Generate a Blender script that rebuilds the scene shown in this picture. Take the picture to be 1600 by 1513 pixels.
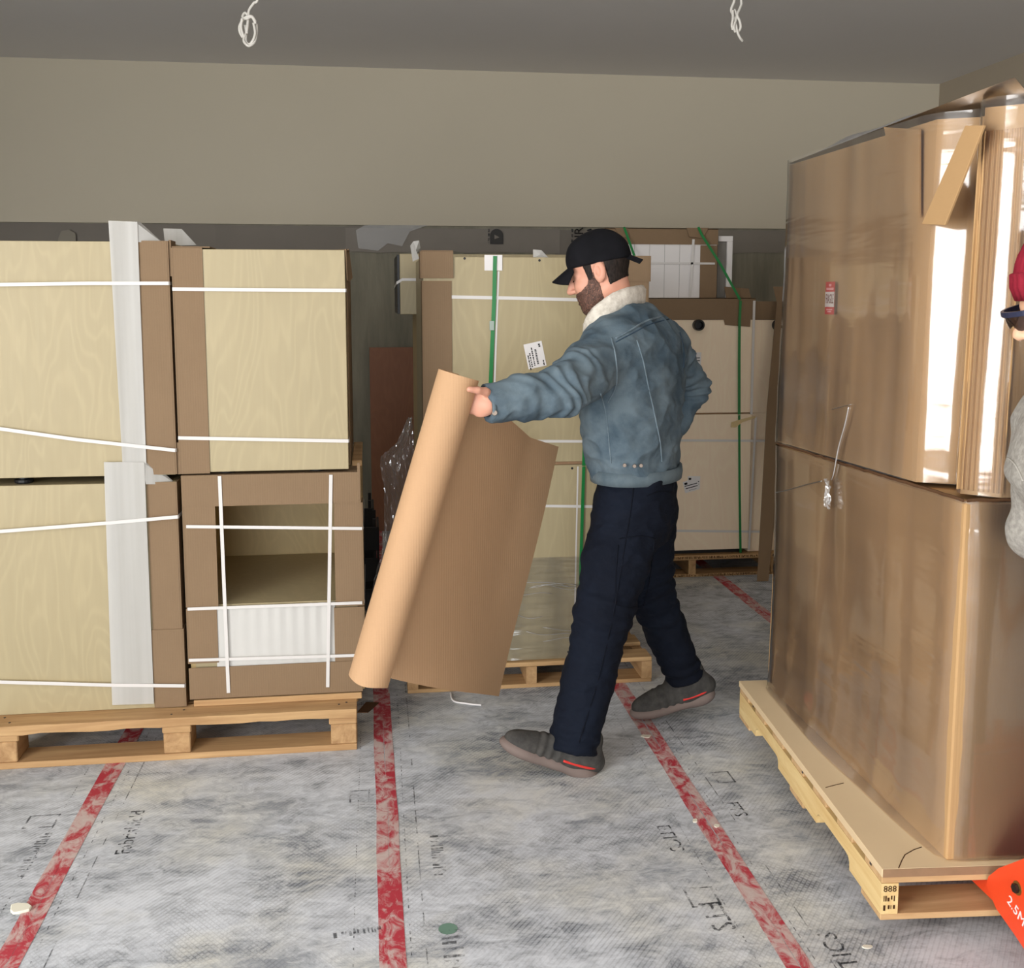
import bpy, bmesh, math, random
import numpy as np
from mathutils import Vector, Matrix

for o in list(bpy.data.objects):
    bpy.data.objects.remove(o, do_unlink=True)
scene = bpy.context.scene
col = scene.collection
random.seed(7)

# ------------------------------------------------------------------ camera
F, CX, CY, CAMH = 1640.0, 800.0, 667.0, 1.55
PITCH = math.atan(202 / F)
YAW = math.atan(223 * math.cos(PITCH) / F)
fw = np.array([math.sin(YAW) * math.cos(PITCH), math.cos(YAW) * math.cos(PITCH), -math.sin(PITCH)])
rt = np.array([math.cos(YAW), -math.sin(YAW), 0.0])
up = np.cross(rt, fw)
CAM = np.array([0.0, 0.0, CAMH])
cam = bpy.data.cameras.new('camera')
cam.sensor_fit = 'HORIZONTAL'
cam.sensor_width = 36.0
cam.lens = 36.0 * F / 1600
cam.shift_y = -(1513 / 2 - CY) / 1600
cam.clip_start = 0.05
camo = bpy.data.objects.new('camera', cam)
col.objects.link(camo)
camo.matrix_world = Matrix(((rt[0], up[0], -fw[0], 0), (rt[1], up[1], -fw[1], 0), (rt[2], up[2], -fw[2], CAMH), (0, 0, 0, 1)))
scene.camera = camo

def ray(x, y):
    return fw + rt * (x - CX) / F - up * (y - CY) / F
def at(x, y, Y):            # the point that a pixel shows at depth Y
    d = ray(x, y); return CAM + d * Y / d[1]
def onz(x, y, z=0.0):
    d = ray(x, y); return CAM + d * (z - CAMH) / d[2]
def onx(x, y, X):
    d = ray(x, y); return CAM + d * X / d[0]

# ------------------------------------------------------------------ light
WX0, WX1, WY0, WY1, WZ = -3.2, 4.0, -7.5, 7.15, 3.04
w = bpy.data.worlds.new('world'); scene.world = w; w.use_nodes = True
w.node_tree.nodes['Background'].inputs[0].default_value = (0.75, 0.86, 1.0, 1)
w.node_tree.nodes['Background'].inputs[1].default_value = 0.8

def area(name, loc, rot, sx, sy, power, color):
    l = bpy.data.lights.new(name, 'AREA'); l.shape = 'RECTANGLE'; l.size = sx; l.size_y = sy
    l.energy = power; l.color = color
    o = bpy.data.objects.new(name, l); o.location = loc; o.rotation_euler = rot; col.objects.link(o); return o
# daylight entering by the tall window in the left wall and the shop window behind the camera
area('window_daylight', (WX0 + 0.06, -0.65, 1.55), (0, math.radians(-90), 0), 2.3, 3.1, 310, (1.0, 0.985, 0.965))
area('shopfront_daylight', (-1.15, WY0 + 0.06, 1.5), (math.radians(90), 0, 0), 3.9, 2.5, 360, (0.93, 0.97, 1.0))

vs = scene.view_settings
vs.view_transform = 'Standard'; vs.look = 'None'; vs.gamma = 1.0; vs.use_curve_mapping = False
vs.exposure = -0.12

# ------------------------------------------------------------------ helpers
ORG = {}
def origin(o):
    return ORG.get(o.name, np.zeros(3)) if o is not None else np.zeros(3)

def props(o, label=None, cat=None, group=None, kind=None):
    if label: o['label'] = label
    if cat: o['category'] = cat
    if group: o['group'] = group
    if kind: o['kind'] = kind
    return o

def thing(name, label, cat, loc, group=None):
    o = bpy.data.objects.new(name, None); col.objects.link(o)
    o.location = loc; o.empty_display_size = 0.1
    ORG[o.name] = np.array(loc, float)
    return props(o, label, cat, group)

def mobj(name, verts, faces, mat, parent=None, smooth=False, loc=None, bev=0.0, mesh=None):
    base = origin(parent)
    if parent is None and loc is not None: base = np.array(loc, float)
    me = bpy.data.meshes.new(name)
    V = np.asarray(verts, float) - base
    me.from_pydata(V.tolist(), [], [list(map(int, f)) for f in faces])
    if bev > 0:
        bm = bmesh.new(); bm.from_mesh(me)
        bmesh.ops.bevel(bm, geom=bm.edges[:], offset=bev, segments=1, affect='EDGES', profile=0.5)
        bm.to_mesh(me); bm.free()
    me.update()
    if smooth:
        me.polygons.foreach_set('use_smooth', [True] * len(me.polygons))
    if mat: me.materials.append(mat)
    o = bpy.data.objects.new(name, me); col.objects.link(o)
    if parent is not None:
        o.parent = parent
    else:
        o.location = base
    ORG[o.name] = base
    return o

BF = [(0, 3, 2, 1), (4, 5, 6, 7), (0, 1, 5, 4), (1, 2, 6, 5), (2, 3, 7, 6), (3, 0, 4, 7)]
def bv(x0, x1, y0, y1, z0, z1):
    return [(x0, y0, z0), (x1, y0, z0), (x1, y1, z0), (x0, y1, z0), (x0, y0, z1), (x1, y0, z1), (x1, y1, z1), (x0, y1, z1)]
def box(name, x0, x1, y0, y1, z0, z1, mat, parent=None, bev=0.002, loc=None):
    return mobj(name, bv(x0, x1, y0, y1, z0, z1), BF, mat, parent, bev=bev, loc=loc)
def boxes(name, lst, mat, parent=None, loc=None):
    V = []; Fs = []
    for b in lst:
        n = len(V); V += bv(*b); Fs += [tuple(i + n for i in f) for f in BF]
    return mobj(name, V, Fs, mat, parent, loc=loc)
def hexa(name, bottom, top, mat, parent=None, bev=0.0, loc=None):
    return mobj(name, list(bottom) + list(top), BF, mat, parent, bev=bev, loc=loc)
def nrm(v):
    v = np.asarray(v, float); return v / (np.linalg.norm(v) + 1e-12)

def slab(name, pts, normal, thick, mat, parent=None, loc=None, bev=0.0):
    """flat outline given as points, pushed back along -normal by thick"""
    n = nrm(normal); P = [np.array(p, float) for p in pts]; k = len(P)
    V = P + [p - n * thick for p in P]
    Fs = [tuple(range(k)), tuple(range(2 * k - 1, k - 1, -1))] + [(i, i + k, (i + 1) % k + k, (i + 1) % k) for i in range(k)]
    a = np.cross(P[1] - P[0], P[2] - P[1])
    if np.dot(a, n) < 0: Fs = [tuple(reversed(f)) for f in Fs]
    return mobj(name, V, Fs, mat, parent, loc=loc, bev=bev)

def ribbon(name, pts, normals, width, thick, mat, parent=None, loc=None):
    pts = [np.array(p, float) for p in pts]; k = len(pts)
    if np.ndim(normals) == 1: normals = [normals] * k
    V = []; Fs = []
    for i, p in enumerate(pts):
        t = nrm(pts[min(i + 1, k - 1)] - pts[max(i - 1, 0)]); n = nrm(normals[i]); s = nrm(np.cross(t, n)); n = nrm(np.cross(s, t))
        V += [p + s * width / 2, p - s * width / 2, p - s * width / 2 + n * thick, p + s * width / 2 + n * thick]
    for i in range(k - 1):
        a = 4 * i; b = a + 4
        for j in range(4): Fs.append((a + j, a + (j + 1) % 4, b + (j + 1) % 4, b + j))
    Fs += [(3, 2, 1, 0), (4 * k - 4, 4 * k - 3, 4 * k - 2, 4 * k - 1)]
    return mobj(name, V, Fs, mat, parent, loc=loc)

def catmull(pts, n=8, closed=False):
    P = [np.array(p, float) for p in pts]; out = []; k = len(P)
    for i in range(k if closed else k - 1):
        if closed: a, b, c, d = P[i - 1], P[i], P[(i + 1) % k], P[(i + 2) % k]
        else: a, b, c, d = P[max(i - 1, 0)], P[i], P[i + 1], P[min(i + 2, k - 1)]
        for j in range(n):
            t = j / n
            out.append(0.5 * ((2 * b) + (-a + c) * t + (2 * a - 5 * b + 4 * c - d) * t * t + (-a + 3 * b - 3 * c + d) * t ** 3))
    if not closed: out.append(P[-1])
    return out

def sweep(pts, prof, closed=False, upv=(0, 0, 1)):
    """prof: list of (side, up) offsets"""
    P = [np.array(p, float) for p in pts]; k = len(P); m = len(prof); V = []; Fs = []; u0 = np.array(upv, float)
    for i in range(k):
        t = nrm(P[(i + 1) % k] - P[i - 1]) if closed else nrm(P[min(i + 1, k - 1)] - P[max(i - 1, 0)])
        s = np.cross(t, u0)
        if np.linalg.norm(s) < 1e-3: s = np.cross(t, np.array([1.0, 0.13, 0]))
        s = nrm(s); u = np.cross(s, t); u0 = u if not closed else u0
        for a, b in prof: V.append(P[i] + s * a + u * b)
    for i in range(k if closed else k - 1):
        for j in range(m):
            a = i * m + j; b = i * m + (j + 1) % m; c = ((i + 1) % k) * m + (j + 1) % m; d = ((i + 1) % k) * m + j
            Fs.append((a, b, c, d))
    if not closed: Fs += [tuple(range(m - 1, -1, -1)), tuple(range((k - 1) * m, k * m))]
    return V, Fs
def circ(r, n=8, r2=None):
    r2 = r2 or r
    return [(r * math.cos(2 * math.pi * i / n), r2 * math.sin(2 * math.pi * i / n)) for i in range(n)]
def tube(name, pts, r, mat, parent=None, n=8, closed=False, loc=None):
    V, Fs = sweep(pts, circ(r, n), closed); return mobj(name, V, Fs, mat, parent, smooth=True, loc=loc)
def cyl(name, c, axis, r, h, mat, parent=None, n=20, loc=None, bev=0.0):
    c = np.array(c, float); a = nrm(axis); s = nrm(np.cross(a, (0.3, 0.2, 1) if abs(a[2]) < .9 else (1, 0, 0))); u = np.cross(a, s)
    V = [c + s * r * math.cos(2 * math.pi * i / n) + u * r * math.sin(2 * math.pi * i / n) for i in range(n)]
    V += [v + a * h for v in V]
    Fs = [tuple(range(n - 1, -1, -1)), tuple(range(n, 2 * n))] + [(i, (i + 1) % n, n + (i + 1) % n, n + i) for i in range(n)]
    return mobj(name, V, Fs, mat, parent, loc=loc, bev=bev)

def text(name, s, c, size, right, upd, mat, parent=None, depth=0.0004, align='CENTER', sx=1.0):
    cu = bpy.data.curves.new('t', 'FONT'); cu.body = s; cu.size = size; cu.align_x = align; cu.align_y = 'CENTER'; cu.extrude = depth; cu.resolution_u = 2
    to = bpy.data.objects.new('t', cu); col.objects.link(to)
    me = bpy.data.meshes.new_from_object(to.evaluated_get(bpy.context.evaluated_depsgraph_get()))
    bpy.data.objects.remove(to, do_unlink=True); bpy.data.curves.remove(cu)
    r = nrm(right); u = nrm(upd); n = np.cross(r, u)
    V = [np.array(c) + r * v.co.x * sx + u * v.co.y + n * v.co.z for v in me.vertices]
    Fs = [tuple(p.vertices) for p in me.polygons]
    bpy.data.meshes.remove(me)
    return mobj(name, V, Fs, mat, parent)

def marks(name, c, length, h, right, upd, mat, parent, seed=1, off=.0):
    """a line of lettering too blurred to read: a row of short strokes"""
    rd = random.Random(seed); r_ = nrm(right); u_ = nrm(upd); n_ = np.cross(r_, u_); V = []; Fs = []; x = -length / 2
    while x < length / 2:
        w_ = rd.uniform(.12, .4) * h; y0 = -h / 2 + rd.choice((0, 0, .3)) * h; y1 = h / 2 - rd.choice((0, 0, .35)) * h
        k = len(V); V += [np.array(c) + r_ * a + u_ * b + n_ * off for a, b in ((x, y0), (x + w_, y0), (x + w_, y1), (x, y1))]; Fs.append((k, k + 1, k + 2, k + 3))
        x += w_ + rd.uniform(.12, .3) * h * (1 if rd.random() < .8 else 3)
    o = mobj(name, V, Fs, mat, parent); o['kind'] = 'stuff'; return o

# ------------------------------------------------------------------ materials
def lin(c):
    return tuple(((v / 255) / 12.92 if v / 255 <= 0.04045 else ((v / 255 + 0.055) / 1.055) ** 2.4) for v in c)
class N:
    def __init__(s, name, rough=0.7, spec=0.3):
        s.m = bpy.data.materials.new(name); s.m.use_nodes = True; s.t = s.m.node_tree
        s.b = s.t.nodes['Principled BSDF']; s.out = s.t.nodes['Material Output']
        s.b.inputs['Roughness'].default_value = rough; s.b.inputs['Specular IOR Level'].default_value = spec
    def n(s, typ, **k):
        x = s.t.nodes.new(typ)
        for a, v in k.items(): setattr(x, a, v)
        return x
    def l(s, a, b): s.t.links.new(a, b)
    def coord(s, scale=(1, 1, 1), loc=(0, 0, 0), rot=(0, 0, 0), kind='Object', rnd=False):
        tc = s.n('ShaderNodeTexCoord'); mp = s.n('ShaderNodeMapping')
        mp.inputs['Scale'].default_value = scale; mp.inputs['Rotation'].default_value = rot; mp.inputs['Location'].default_value = loc
        src = tc.outputs[kind]
        if rnd:
            oi = s.n('ShaderNodeObjectInfo'); vm = s.n('ShaderNodeVectorMath', operation='MULTIPLY_ADD')
            vm.inputs[1].default_value = (17.3, 9.1, 13.7); s.l(oi.outputs['Random'], vm.inputs[0]); s.l(src, vm.inputs[2]); src = vm.outputs[0]
        s.l(src, mp.inputs['Vector']); return mp.outputs[0]
    def noise(s, vec, scale=5, detail=4, rough=.55, dist=0.0):
        x = s.n('ShaderNodeTexNoise'); x.inputs['Scale'].default_value = scale; x.inputs['Detail'].default_value = detail
        x.inputs['Roughness'].default_value = rough; x.inputs['Distortion'].default_value = dist
        s.l(vec, x.inputs['Vector']); return x.outputs['Fac']
    def ramp(s, fac, stops, interp='LINEAR'):
        x = s.n('ShaderNodeValToRGB'); x.color_ramp.interpolation = interp; e = x.color_ramp.elements
        while len(e) < len(stops): e.new(0.5)
        for i, (p, c) in enumerate(stops):
            e[i].position = p; c = c if isinstance(c, tuple) else (c, c, c); e[i].color = (*c[:3], 1)
        s.l(fac, x.inputs[0]); return x.outputs[0]
    def mix(s, f, a, b, mode='MIX'):
        x = s.n('ShaderNodeMix', data_type='RGBA', blend_type=mode)
        for sock, v in ((x.inputs[0], f), (x.inputs[6], a), (x.inputs[7], b)):
            if hasattr(v, 'is_output'): s.l(v, sock)
            elif isinstance(v, (int, float)): sock.default_value = v
            else: sock.default_value = (*v[:3], 1)
        return x.outputs[2]
    def math(s, op, a, b=None, c=None):
        x = s.n('ShaderNodeMath', operation=op)
        for sock, v in zip(x.inputs, (a, b, c)):
            if v is None: continue
            if hasattr(v, 'is_output'): s.l(v, sock)
            else: sock.default_value = v
        return x.outputs[0]
    def color(s, c):
        if hasattr(c, 'is_output'): s.l(c, s.b.inputs['Base Color'])
        else: s.b.inputs['Base Color'].default_value = (*c[:3], 1)
        return s
    def bump(s, h, strength=.3, dist=.01):
        x = s.n('ShaderNodeBump'); x.inputs['Strength'].default_value = strength; x.inputs['Distance'].default_value = dist
        s.l(h, x.inputs['Height']); s.l(x.outputs[0], s.b.inputs['Normal']); return x.outputs[0]

def m_plain(name, c, rough=.6, spec=.3, var=0.0, scale=8, metal=0.0):
    k = N(name, rough, spec); k.b.inputs['Metallic'].default_value = metal; c = lin(c)
    if var:
        f = k.noise(k.coord(rnd=True), scale, 5)
        k.color(k.mix(f, tuple(v * (1 - var) for v in c), tuple(min(1, v * (1 + var)) for v in c)))
    else: k.color(c)
    return k.m

def m_card(name, c, flute=(120, 0, 0), var=.10):
    k = N(name, .75, .2); c = lin(c); v = k.coord(rnd=True)
    f = k.noise(v, 3.5, 6, .6)
    fib = k.noise(k.coord(scale=(60, 60, 400)), 1.0, 3)
    cc = k.mix(f, tuple(x * (1 - var) for x in c), tuple(x * (1 + var) for x in c))
    cc = k.mix(.12, cc, k.mix(fib, tuple(x * .7 for x in c), tuple(min(1, x * 1.25) for x in c)))
    k.color(cc)
    fl = k.n('ShaderNodeTexWave', wave_type='BANDS', bands_direction='DIAGONAL' if not flute[0] else 'X'); fl.inputs['Scale'].default_value = 40; fl.inputs['Distortion'].default_value = .6
    k.l(k.coord(), fl.inputs['Vector'])
    h = k.math('ADD', k.math('MULTIPLY', fl.outputs['Fac'], .12), k.math('MULTIPLY', f, 1.0))
    k.bump(h, .25, .006)
    return k.m

def m_ply(name, c, c2, strength=.45):
    k = N(name, .45, .35); c, c2 = lin(c), lin(c2)
    v = k.coord(scale=(2.6, 2.6, .75), rnd=True)
    n1 = k.noise(v, 1.3, 3, .45, .5)
    rings = k.math('SINE', k.math('MULTIPLY', n1, 70.0))
    rings = k.math('POWER', k.math('ABSOLUTE', rings), 6.0)
    fine = k.noise(k.coord(scale=(90, 90, 4), rnd=True), 1.0, 4)
    fl = k.noise(k.coord(scale=(2, 2, 1.2), rnd=True), 1.5, 3)
    cc = k.mix(fl, tuple(x * .93 for x in c), tuple(min(1, x * 1.06) for x in c))
    cc = k.mix(k.math('MULTIPLY', rings, strength * .8), cc, tuple(min(1, x * 1.16) for x in c))
    cc = k.mix(k.math('MULTIPLY', k.math('SUBTRACT', fine, .35), strength * .7), cc, c2)
    k.color(cc); k.bump(fine, .06, .002)
    return k.m

def m_wood(name, c, c2, axis='x', scale=1.0):
    k = N(name, .72, .2); c, c2 = lin(c), lin(c2)
    sc = {'x': (2.2, 30, 30), 'y': (30, 2.2, 30), 'z': (30, 30, 2.2)}[axis]
    g = k.noise(k.coord(scale=sc, rnd=True), scale, 5, .6, .6)
    bl = k.noise(k.coord(rnd=True), 5, 3)
    kn = k.n('ShaderNodeTexVoronoi'); kn.inputs['Scale'].default_value = 5.5
    k.l(k.coord(scale={'x': (.6, 1.6, 1.6), 'y': (1.6, .6, 1.6), 'z': (1.6, 1.6, .6)}[axis], rnd=True), kn.inputs['Vector'])
    knot = k.ramp(kn.outputs['Distance'], [(0.0, 1.0), (.07, .8), (.13, 0.0)])
    cc = k.mix(k.ramp(g, [(.3, 0.0), (.7, 1.0)]), c2, c)
    cc = k.mix(k.math('MULTIPLY', bl, .35), cc, c)
    cc = k.mix(k.math('MULTIPLY', knot, .55), cc, tuple(v * .45 for v in c2))
    k.color(cc); k.bump(g, .35, .004)
    return k.m

def m_film(name, gloss=.16, rough=.12, tint=(1, 1, 1), bump=.35, scale=(1.2, 1.2, 9), haze=.05, fres=1.1, ior=1.45, hw=1.0):
    k = N(name)
    tr = k.n('ShaderNodeBsdfTransparent'); tr.inputs[0].default_value = (*tint, 1)
    gl = k.n('ShaderNodeBsdfGlossy'); gl.inputs['Roughness'].default_value = rough
    df = k.n('ShaderNodeBsdfDiffuse'); df.inputs[0].default_value = (.8, .8, .8, 1)
    v = k.coord(scale=scale)
    h = k.noise(v, 2.0, 2, .45, .5)
    h2 = k.noise(k.coord(scale=(5, 5, .5)), 1.6, .5, .4, .2)
    bp = k.n('ShaderNodeBump'); bp.inputs['Strength'].default_value = bump; bp.inputs['Distance'].default_value = .02
    k.l(k.math('ADD', k.math('MULTIPLY', h, hw), k.math('MULTIPLY', h2, 2.2)), bp.inputs['Height'])
    k.l(bp.outputs[0], gl.inputs['Normal'])
    fr = k.n('ShaderNodeFresnel'); fr.inputs['IOR'].default_value = ior; k.l(bp.outputs[0], fr.inputs['Normal'])
    fac = k.math('ADD', k.math('MULTIPLY', fr.outputs[0], fres), gloss)
    m1 = k.n('ShaderNodeMixShader'); m1.inputs[0].default_value = haze; k.l(tr.outputs[0], m1.inputs[1]); k.l(df.outputs[0], m1.inputs[2])
    m2 = k.n('ShaderNodeMixShader'); k.l(fac, m2.inputs[0]); k.l(m1.outputs[0], m2.inputs[1]); k.l(gl.outputs[0], m2.inputs[2])
    k.l(m2.outputs[0], k.out.inputs['Surface'])
    return k.m

def m_foam(name):
    k = N(name, .55, .3)
    v = k.coord(rnd=True)
    wv = k.noise(k.coord(scale=(28, 28, .5), rnd=True), 1.0, 2)
    k.color(k.mix(wv, lin((172, 168, 160)), lin((216, 215, 211))))
    tr = k.n('ShaderNodeBsdfTransparent'); mx = k.n('ShaderNodeMixShader'); mx.inputs[0].default_value = .80
    k.l(tr.outputs[0], mx.inputs[1]); k.l(k.b.outputs[0], mx.inputs[2]); k.l(mx.outputs[0], k.out.inputs['Surface'])
    k.bump(k.noise(v, 60, 2), .1, .003)
    return k.m

def m_fabric(name, c, c2, scale=6, twill=0.0, rough=.85, bump=.25, contrast=(.35, .65)):
    k = N(name, rough, .15); c, c2 = lin(c), lin(c2)
    f = k.noise(k.coord(), scale, 5, .6)
    cc = k.mix(k.ramp(f, [(contrast[0], 0.0), (contrast[1], 1.0)]), c, c2)
    w_ = k.noise(k.coord(scale=(500, 500, 500)), 1.0, 1)
    cc = k.mix(k.math('MULTIPLY', w_, .18), cc, tuple(min(1, v * 1.8) for v in c2))
    k.color(cc)
    fold = k.noise(k.coord(scale=(7, 7, 11)), 1.0, 3, .5, 1.2)
    k.bump(k.math('ADD', k.math('MULTIPLY', fold, 1.0), k.math('MULTIPLY', w_, .05)), bump, .02)
    return k.m

def m_floor(name):
    k = N(name, .62, .28)
    v = k.coord(kind='Object')
    n1 = k.noise(k.coord(scale=(1.0, 1.7, 1)), 2.2, 9, .68, .7)
    n2 = k.noise(k.coord(scale=(1.0, 1.8, 1)), 11.0, 9, .76, 1.0)
    n3 = k.noise(k.coord(), 40, 5, .7)
    base = k.mix(k.noise(v, 1.1, 3), lin((140, 145, 152)), lin((162, 166, 172)))
    # woven print: two families of fine diagonal lines
    def lines(ang, sc):
        wv = k.n('ShaderNodeTexWave', wave_type='BANDS', bands_direction='X'); wv.inputs['Scale'].default_value = sc; wv.inputs['Distortion'].default_value = .15
        k.l(k.coord(rot=(0, 0, ang)), wv.inputs['Vector']); return k.ramp(wv.outputs['Fac'], [(.0, 1.0), (.38, 0.0)])
    la = lines(math.radians(38), 27); lb = lines(math.radians(-38), 27)
    msk = k.ramp(k.noise(v, 1.6, 3, .6), [(.42, 0.0), (.60, 1.0)])
    hatch = k.math('MAXIMUM', la, k.math('MULTIPLY', lb, msk))
    hm = k.ramp(k.noise(k.coord(loc=(3, 1, 0)), 2.6, 5, .65), [(.40, 0.1), (.60, 1.0)])
    c0 = k.mix(k.math('MULTIPLY', k.math('MULTIPLY', hatch, hm), .75), base, lin((74, 76, 80)))
    dust = k.ramp(k.math('ADD', k.math('MULTIPLY', n1, .5), k.math('MULTIPLY', n2, .5)), [(.41, 0.0), (.485, .55), (.58, 1.0)])
    dust = k.math('MULTIPLY', dust, k.math('ADD', .55, k.math('MULTIPLY', n3, .7)))
    warm = k.ramp(k.noise(v, 1.7, 4, .6), [(.45, 0.0), (.65, 1.0)])
    dc = k.mix(warm, lin((222, 226, 232)), lin((222, 220, 208)))
    c1 = k.mix(k.math('MINIMUM', dust, .90), c0, dc)
    c1 = k.mix(k.math('MULTIPLY', k.math('MULTIPLY', hatch, hm), .16), c1, lin((90, 92, 96)))
    k.color(c1)
    k.bump(k.math('ADD', k.math('MULTIPLY', n2, .6), k.math('MULTIPLY', hatch, .15)), .25, .006)
    return k.m

def m_tape(name):
    k = N(name, .5, .35)
    v = k.coord()
    n1 = k.noise(k.coord(scale=(1.6, 1, 1)), 14, 8, .7, .8); n2 = k.noise(v, 2.2, 3)
    d = k.ramp(k.math('ADD', k.math('MULTIPLY', n1, .7), k.math('MULTIPLY', n2, .3)), [(.45, 0.0), (.55, .8), (.62, .95)])
    red = k.mix(k.noise(v, 5, 2), lin((172, 40, 56)), lin((190, 70, 82)))
    k.color(k.mix(d, red, lin((204, 190, 184))))
    return k.m

def m_wall(name, c, var=.03, rough=.9):
    k = N(name, rough, .15); c = lin(c)
    f = k.noise(k.coord(), 1.3, 4)
    k.color(k.mix(f, tuple(x * (1 - var) for x in c), tuple(x * (1 + var) for x in c)))
    k.bump(k.noise(k.coord(), 120, 2), .05, .002)
    return k.m

def m_concrete(name):
    k = N(name, .85, .2)
    a = k.noise(k.coord(scale=(7, 7, .8)), 1.2, 7, .68, .3); b = k.noise(k.coord(), 2.5, 5, .6)
    cc = k.mix(k.ramp(a, [(.3, 0.0), (.7, 1.0)]), lin((118, 115, 102)), lin((162, 156, 138)))
    cc = k.mix(k.math('MULTIPLY', b, .5), cc, lin((136, 132, 118)))
    k.color(cc); k.bump(a, .4, .01); return k.m

PLY = m_ply('birch_plywood', (172, 158, 124), (148, 130, 93))
PLY2 = m_ply('birch_plywood_shop', (250, 228, 200), (232, 204, 170), .3)
PLYED = m_plain('plywood_edge', (206, 176, 124), .7, .2, .1, 30)
PLYDK = m_ply('birch_plywood_inside', (190, 166, 118), (160, 134, 90))
CARD = m_card('kraft_cardboard', (134, 111, 86))
CARD2 = m_card('kraft_cardboard_roll', (190, 153, 117), var=.06)
CARDL = m_card('kraft_cardboard_light', (186, 150, 106), var=.07)
CARDIN = m_plain('cardboard_core', (96, 70, 50), .9, .1, .15, 40)
STRAPW = m_plain('white_strap', (216, 212, 208), .4, .4)
STRAPG = m_plain('green_strap', (22, 122, 58), .35, .5)
FOAM = m_foam('white_foam')
FOAMSH = m_plain('white_foam_sheet', (200, 198, 193), .6, .3, .04, 9)
BLACK = m_plain('black_plastic', (28, 28, 30), .45, .4)
DKGREY = m_plain('dark_rubber', (52, 52, 54), .6, .3)
PALX = m_wood('pallet_wood', (202, 166, 120), (158, 120, 82), 'x')
PALY = m_wood('pallet_wood_lengthwise', (196, 160, 116), (150, 112, 76), 'y')
PALP = m_wood('pale_pine_lengthwise', (232, 206, 150), (206, 168, 108), 'y')
PALPX = m_wood('pale_pine', (214, 180, 134), (180, 142, 98), 'x')
HDF = m_plain('hardboard_sheet', (224, 199, 160), .6, .3, .06, 5)
HDFE = m_plain('board_edge', (150, 120, 92), .8, .2, .2, 30)
REDPLY = m_ply('reddish_plywood', (142, 94, 66), (112, 68, 46), .6)
FILM = m_film('stretch_film', .015, .12, haze=.04, bump=.28, fres=1.9, ior=1.55, hw=.35)
FILM2 = m_film('crumpled_film', .16, .15, bump=.9, scale=(9, 9, 3), haze=.16)
FILM3 = m_film('stretch_film_low', .02, .16, bump=.5, scale=(1.5, 1.5, 16), haze=.05)
WHITE = m_plain('white_paper', (232, 228, 226), .6, .3)
INK = m_plain('black_ink', (34, 32, 32), .7, .2)
INKB = m_plain('brown_stamp_ink', (70, 46, 28), .8, .1)
def m_faded(name, c):
    k = N(name, .8, .1); k.color(lin(c)); f = k.ramp(k.noise(k.coord(), 26, 6, .7), [(.44, 0.0), (.56, .62)])
    tr = k.n('ShaderNodeBsdfTransparent'); mx = k.n('ShaderNodeMixShader'); k.l(f, mx.inputs[0]); k.l(tr.outputs[0], mx.inputs[1]); k.l(k.b.outputs[0], mx.inputs[2]); k.l(mx.outputs[0], k.out.inputs['Surface']); return k.m
INKF = m_faded('faded_print', (70, 72, 76))
STICKR = m_plain('sticker_red', (212, 26, 52), .4, .4)
CABLE = m_plain('white_cable', (214, 210, 202), .5, .4)
PAINT = m_wall('wall_paint_greige', (200, 191, 172))
CEIL = m_wall('ceiling_paint', (226, 223, 221))
CONC = m_concrete('board_formed_concrete')
MEMB = m_plain('grey_membrane', (122, 115, 106), .6, .3, .12, 3)
MEMB2 = m_plain('grey_membrane_light', (134, 127, 118), .6, .3, .12, 4)
FLOORM = m_floor('floor_protection_sheet')
TAPE = m_tape('red_tape_dusty')
JACKRED = m_plain('orange_red_enamel', (232, 72, 34), .35, .5, .06, 12)
STEEL = m_plain('dark_steel', (70, 66, 64), .35, .5, .1, 20, .8)
BRASS = m_plain('brass_washer', (170, 130, 70), .35, .5, 0, 8, .8)

# ------------------------------------------------------------------ the room
def struct(o): o['kind'] = 'structure'; return o
floor = struct(mobj('floor', bv(WX0, WX1, WY0, WY1, -.12, 0), BF, FLOORM, loc=(0, 0, 0)))
struct(box('ceiling', WX0, WX1, WY0, WY1, WZ, WZ + .1, CEIL, bev=0))
ZS = at(600, 352, WY1)[2]            # painted wall stops here, concrete below
wb = struct(box('wall_back', WX0, WX1, WY1, WY1 + .15, ZS, WZ, PAINT, bev=0))
wl = struct(box('wall_back_lower', WX0, WX1, WY1 + .02, WY1 + .15, 0, ZS, CONC, bev=0))
struct(box('wall_right', WX1, WX1 + .15, WY0, WY1 + .15, 0, WZ, m_wall('wall_paint_shaded', (172, 160, 142)), bev=0))  # right wall's paint toned down so the colour itself carries its shade
struct(boxes('wall_left', [(WX0 - .15, WX0, WY0, -2.25, 0, WZ), (WX0 - .15, WX0, 0.95, WY1 + .15, 0, WZ), (WX0 - .15, WX0, -2.25, 0.95, 0, .35), (WX0 - .15, WX0, -2.25, 0.95, 2.75, WZ)], PAINT))
struct(boxes('wall_front', [(WX0, -3.15, WY0 - .15, WY0, 0, WZ), (0.85, WX1, WY0 - .15, WY0, 0, WZ), (-3.15, 0.85, WY0 - .15, WY0, 0, .22), (-3.15, 0.85, WY0 - .15, WY0, 2.8, WZ)], PAINT))
struct(boxes('window_1', [(WX0 - .1, WX0 - .04, -2.25, 0.95, .35, .42), (WX0 - .1, WX0 - .04, -2.25, 0.95, 2.68, 2.75), (WX0 - .1, WX0 - .04, -2.25, -2.18, .42, 2.68), (WX0 - .1, WX0 - .04, 0.88, 0.95, .42, 2.68)], BLACK))
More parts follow.
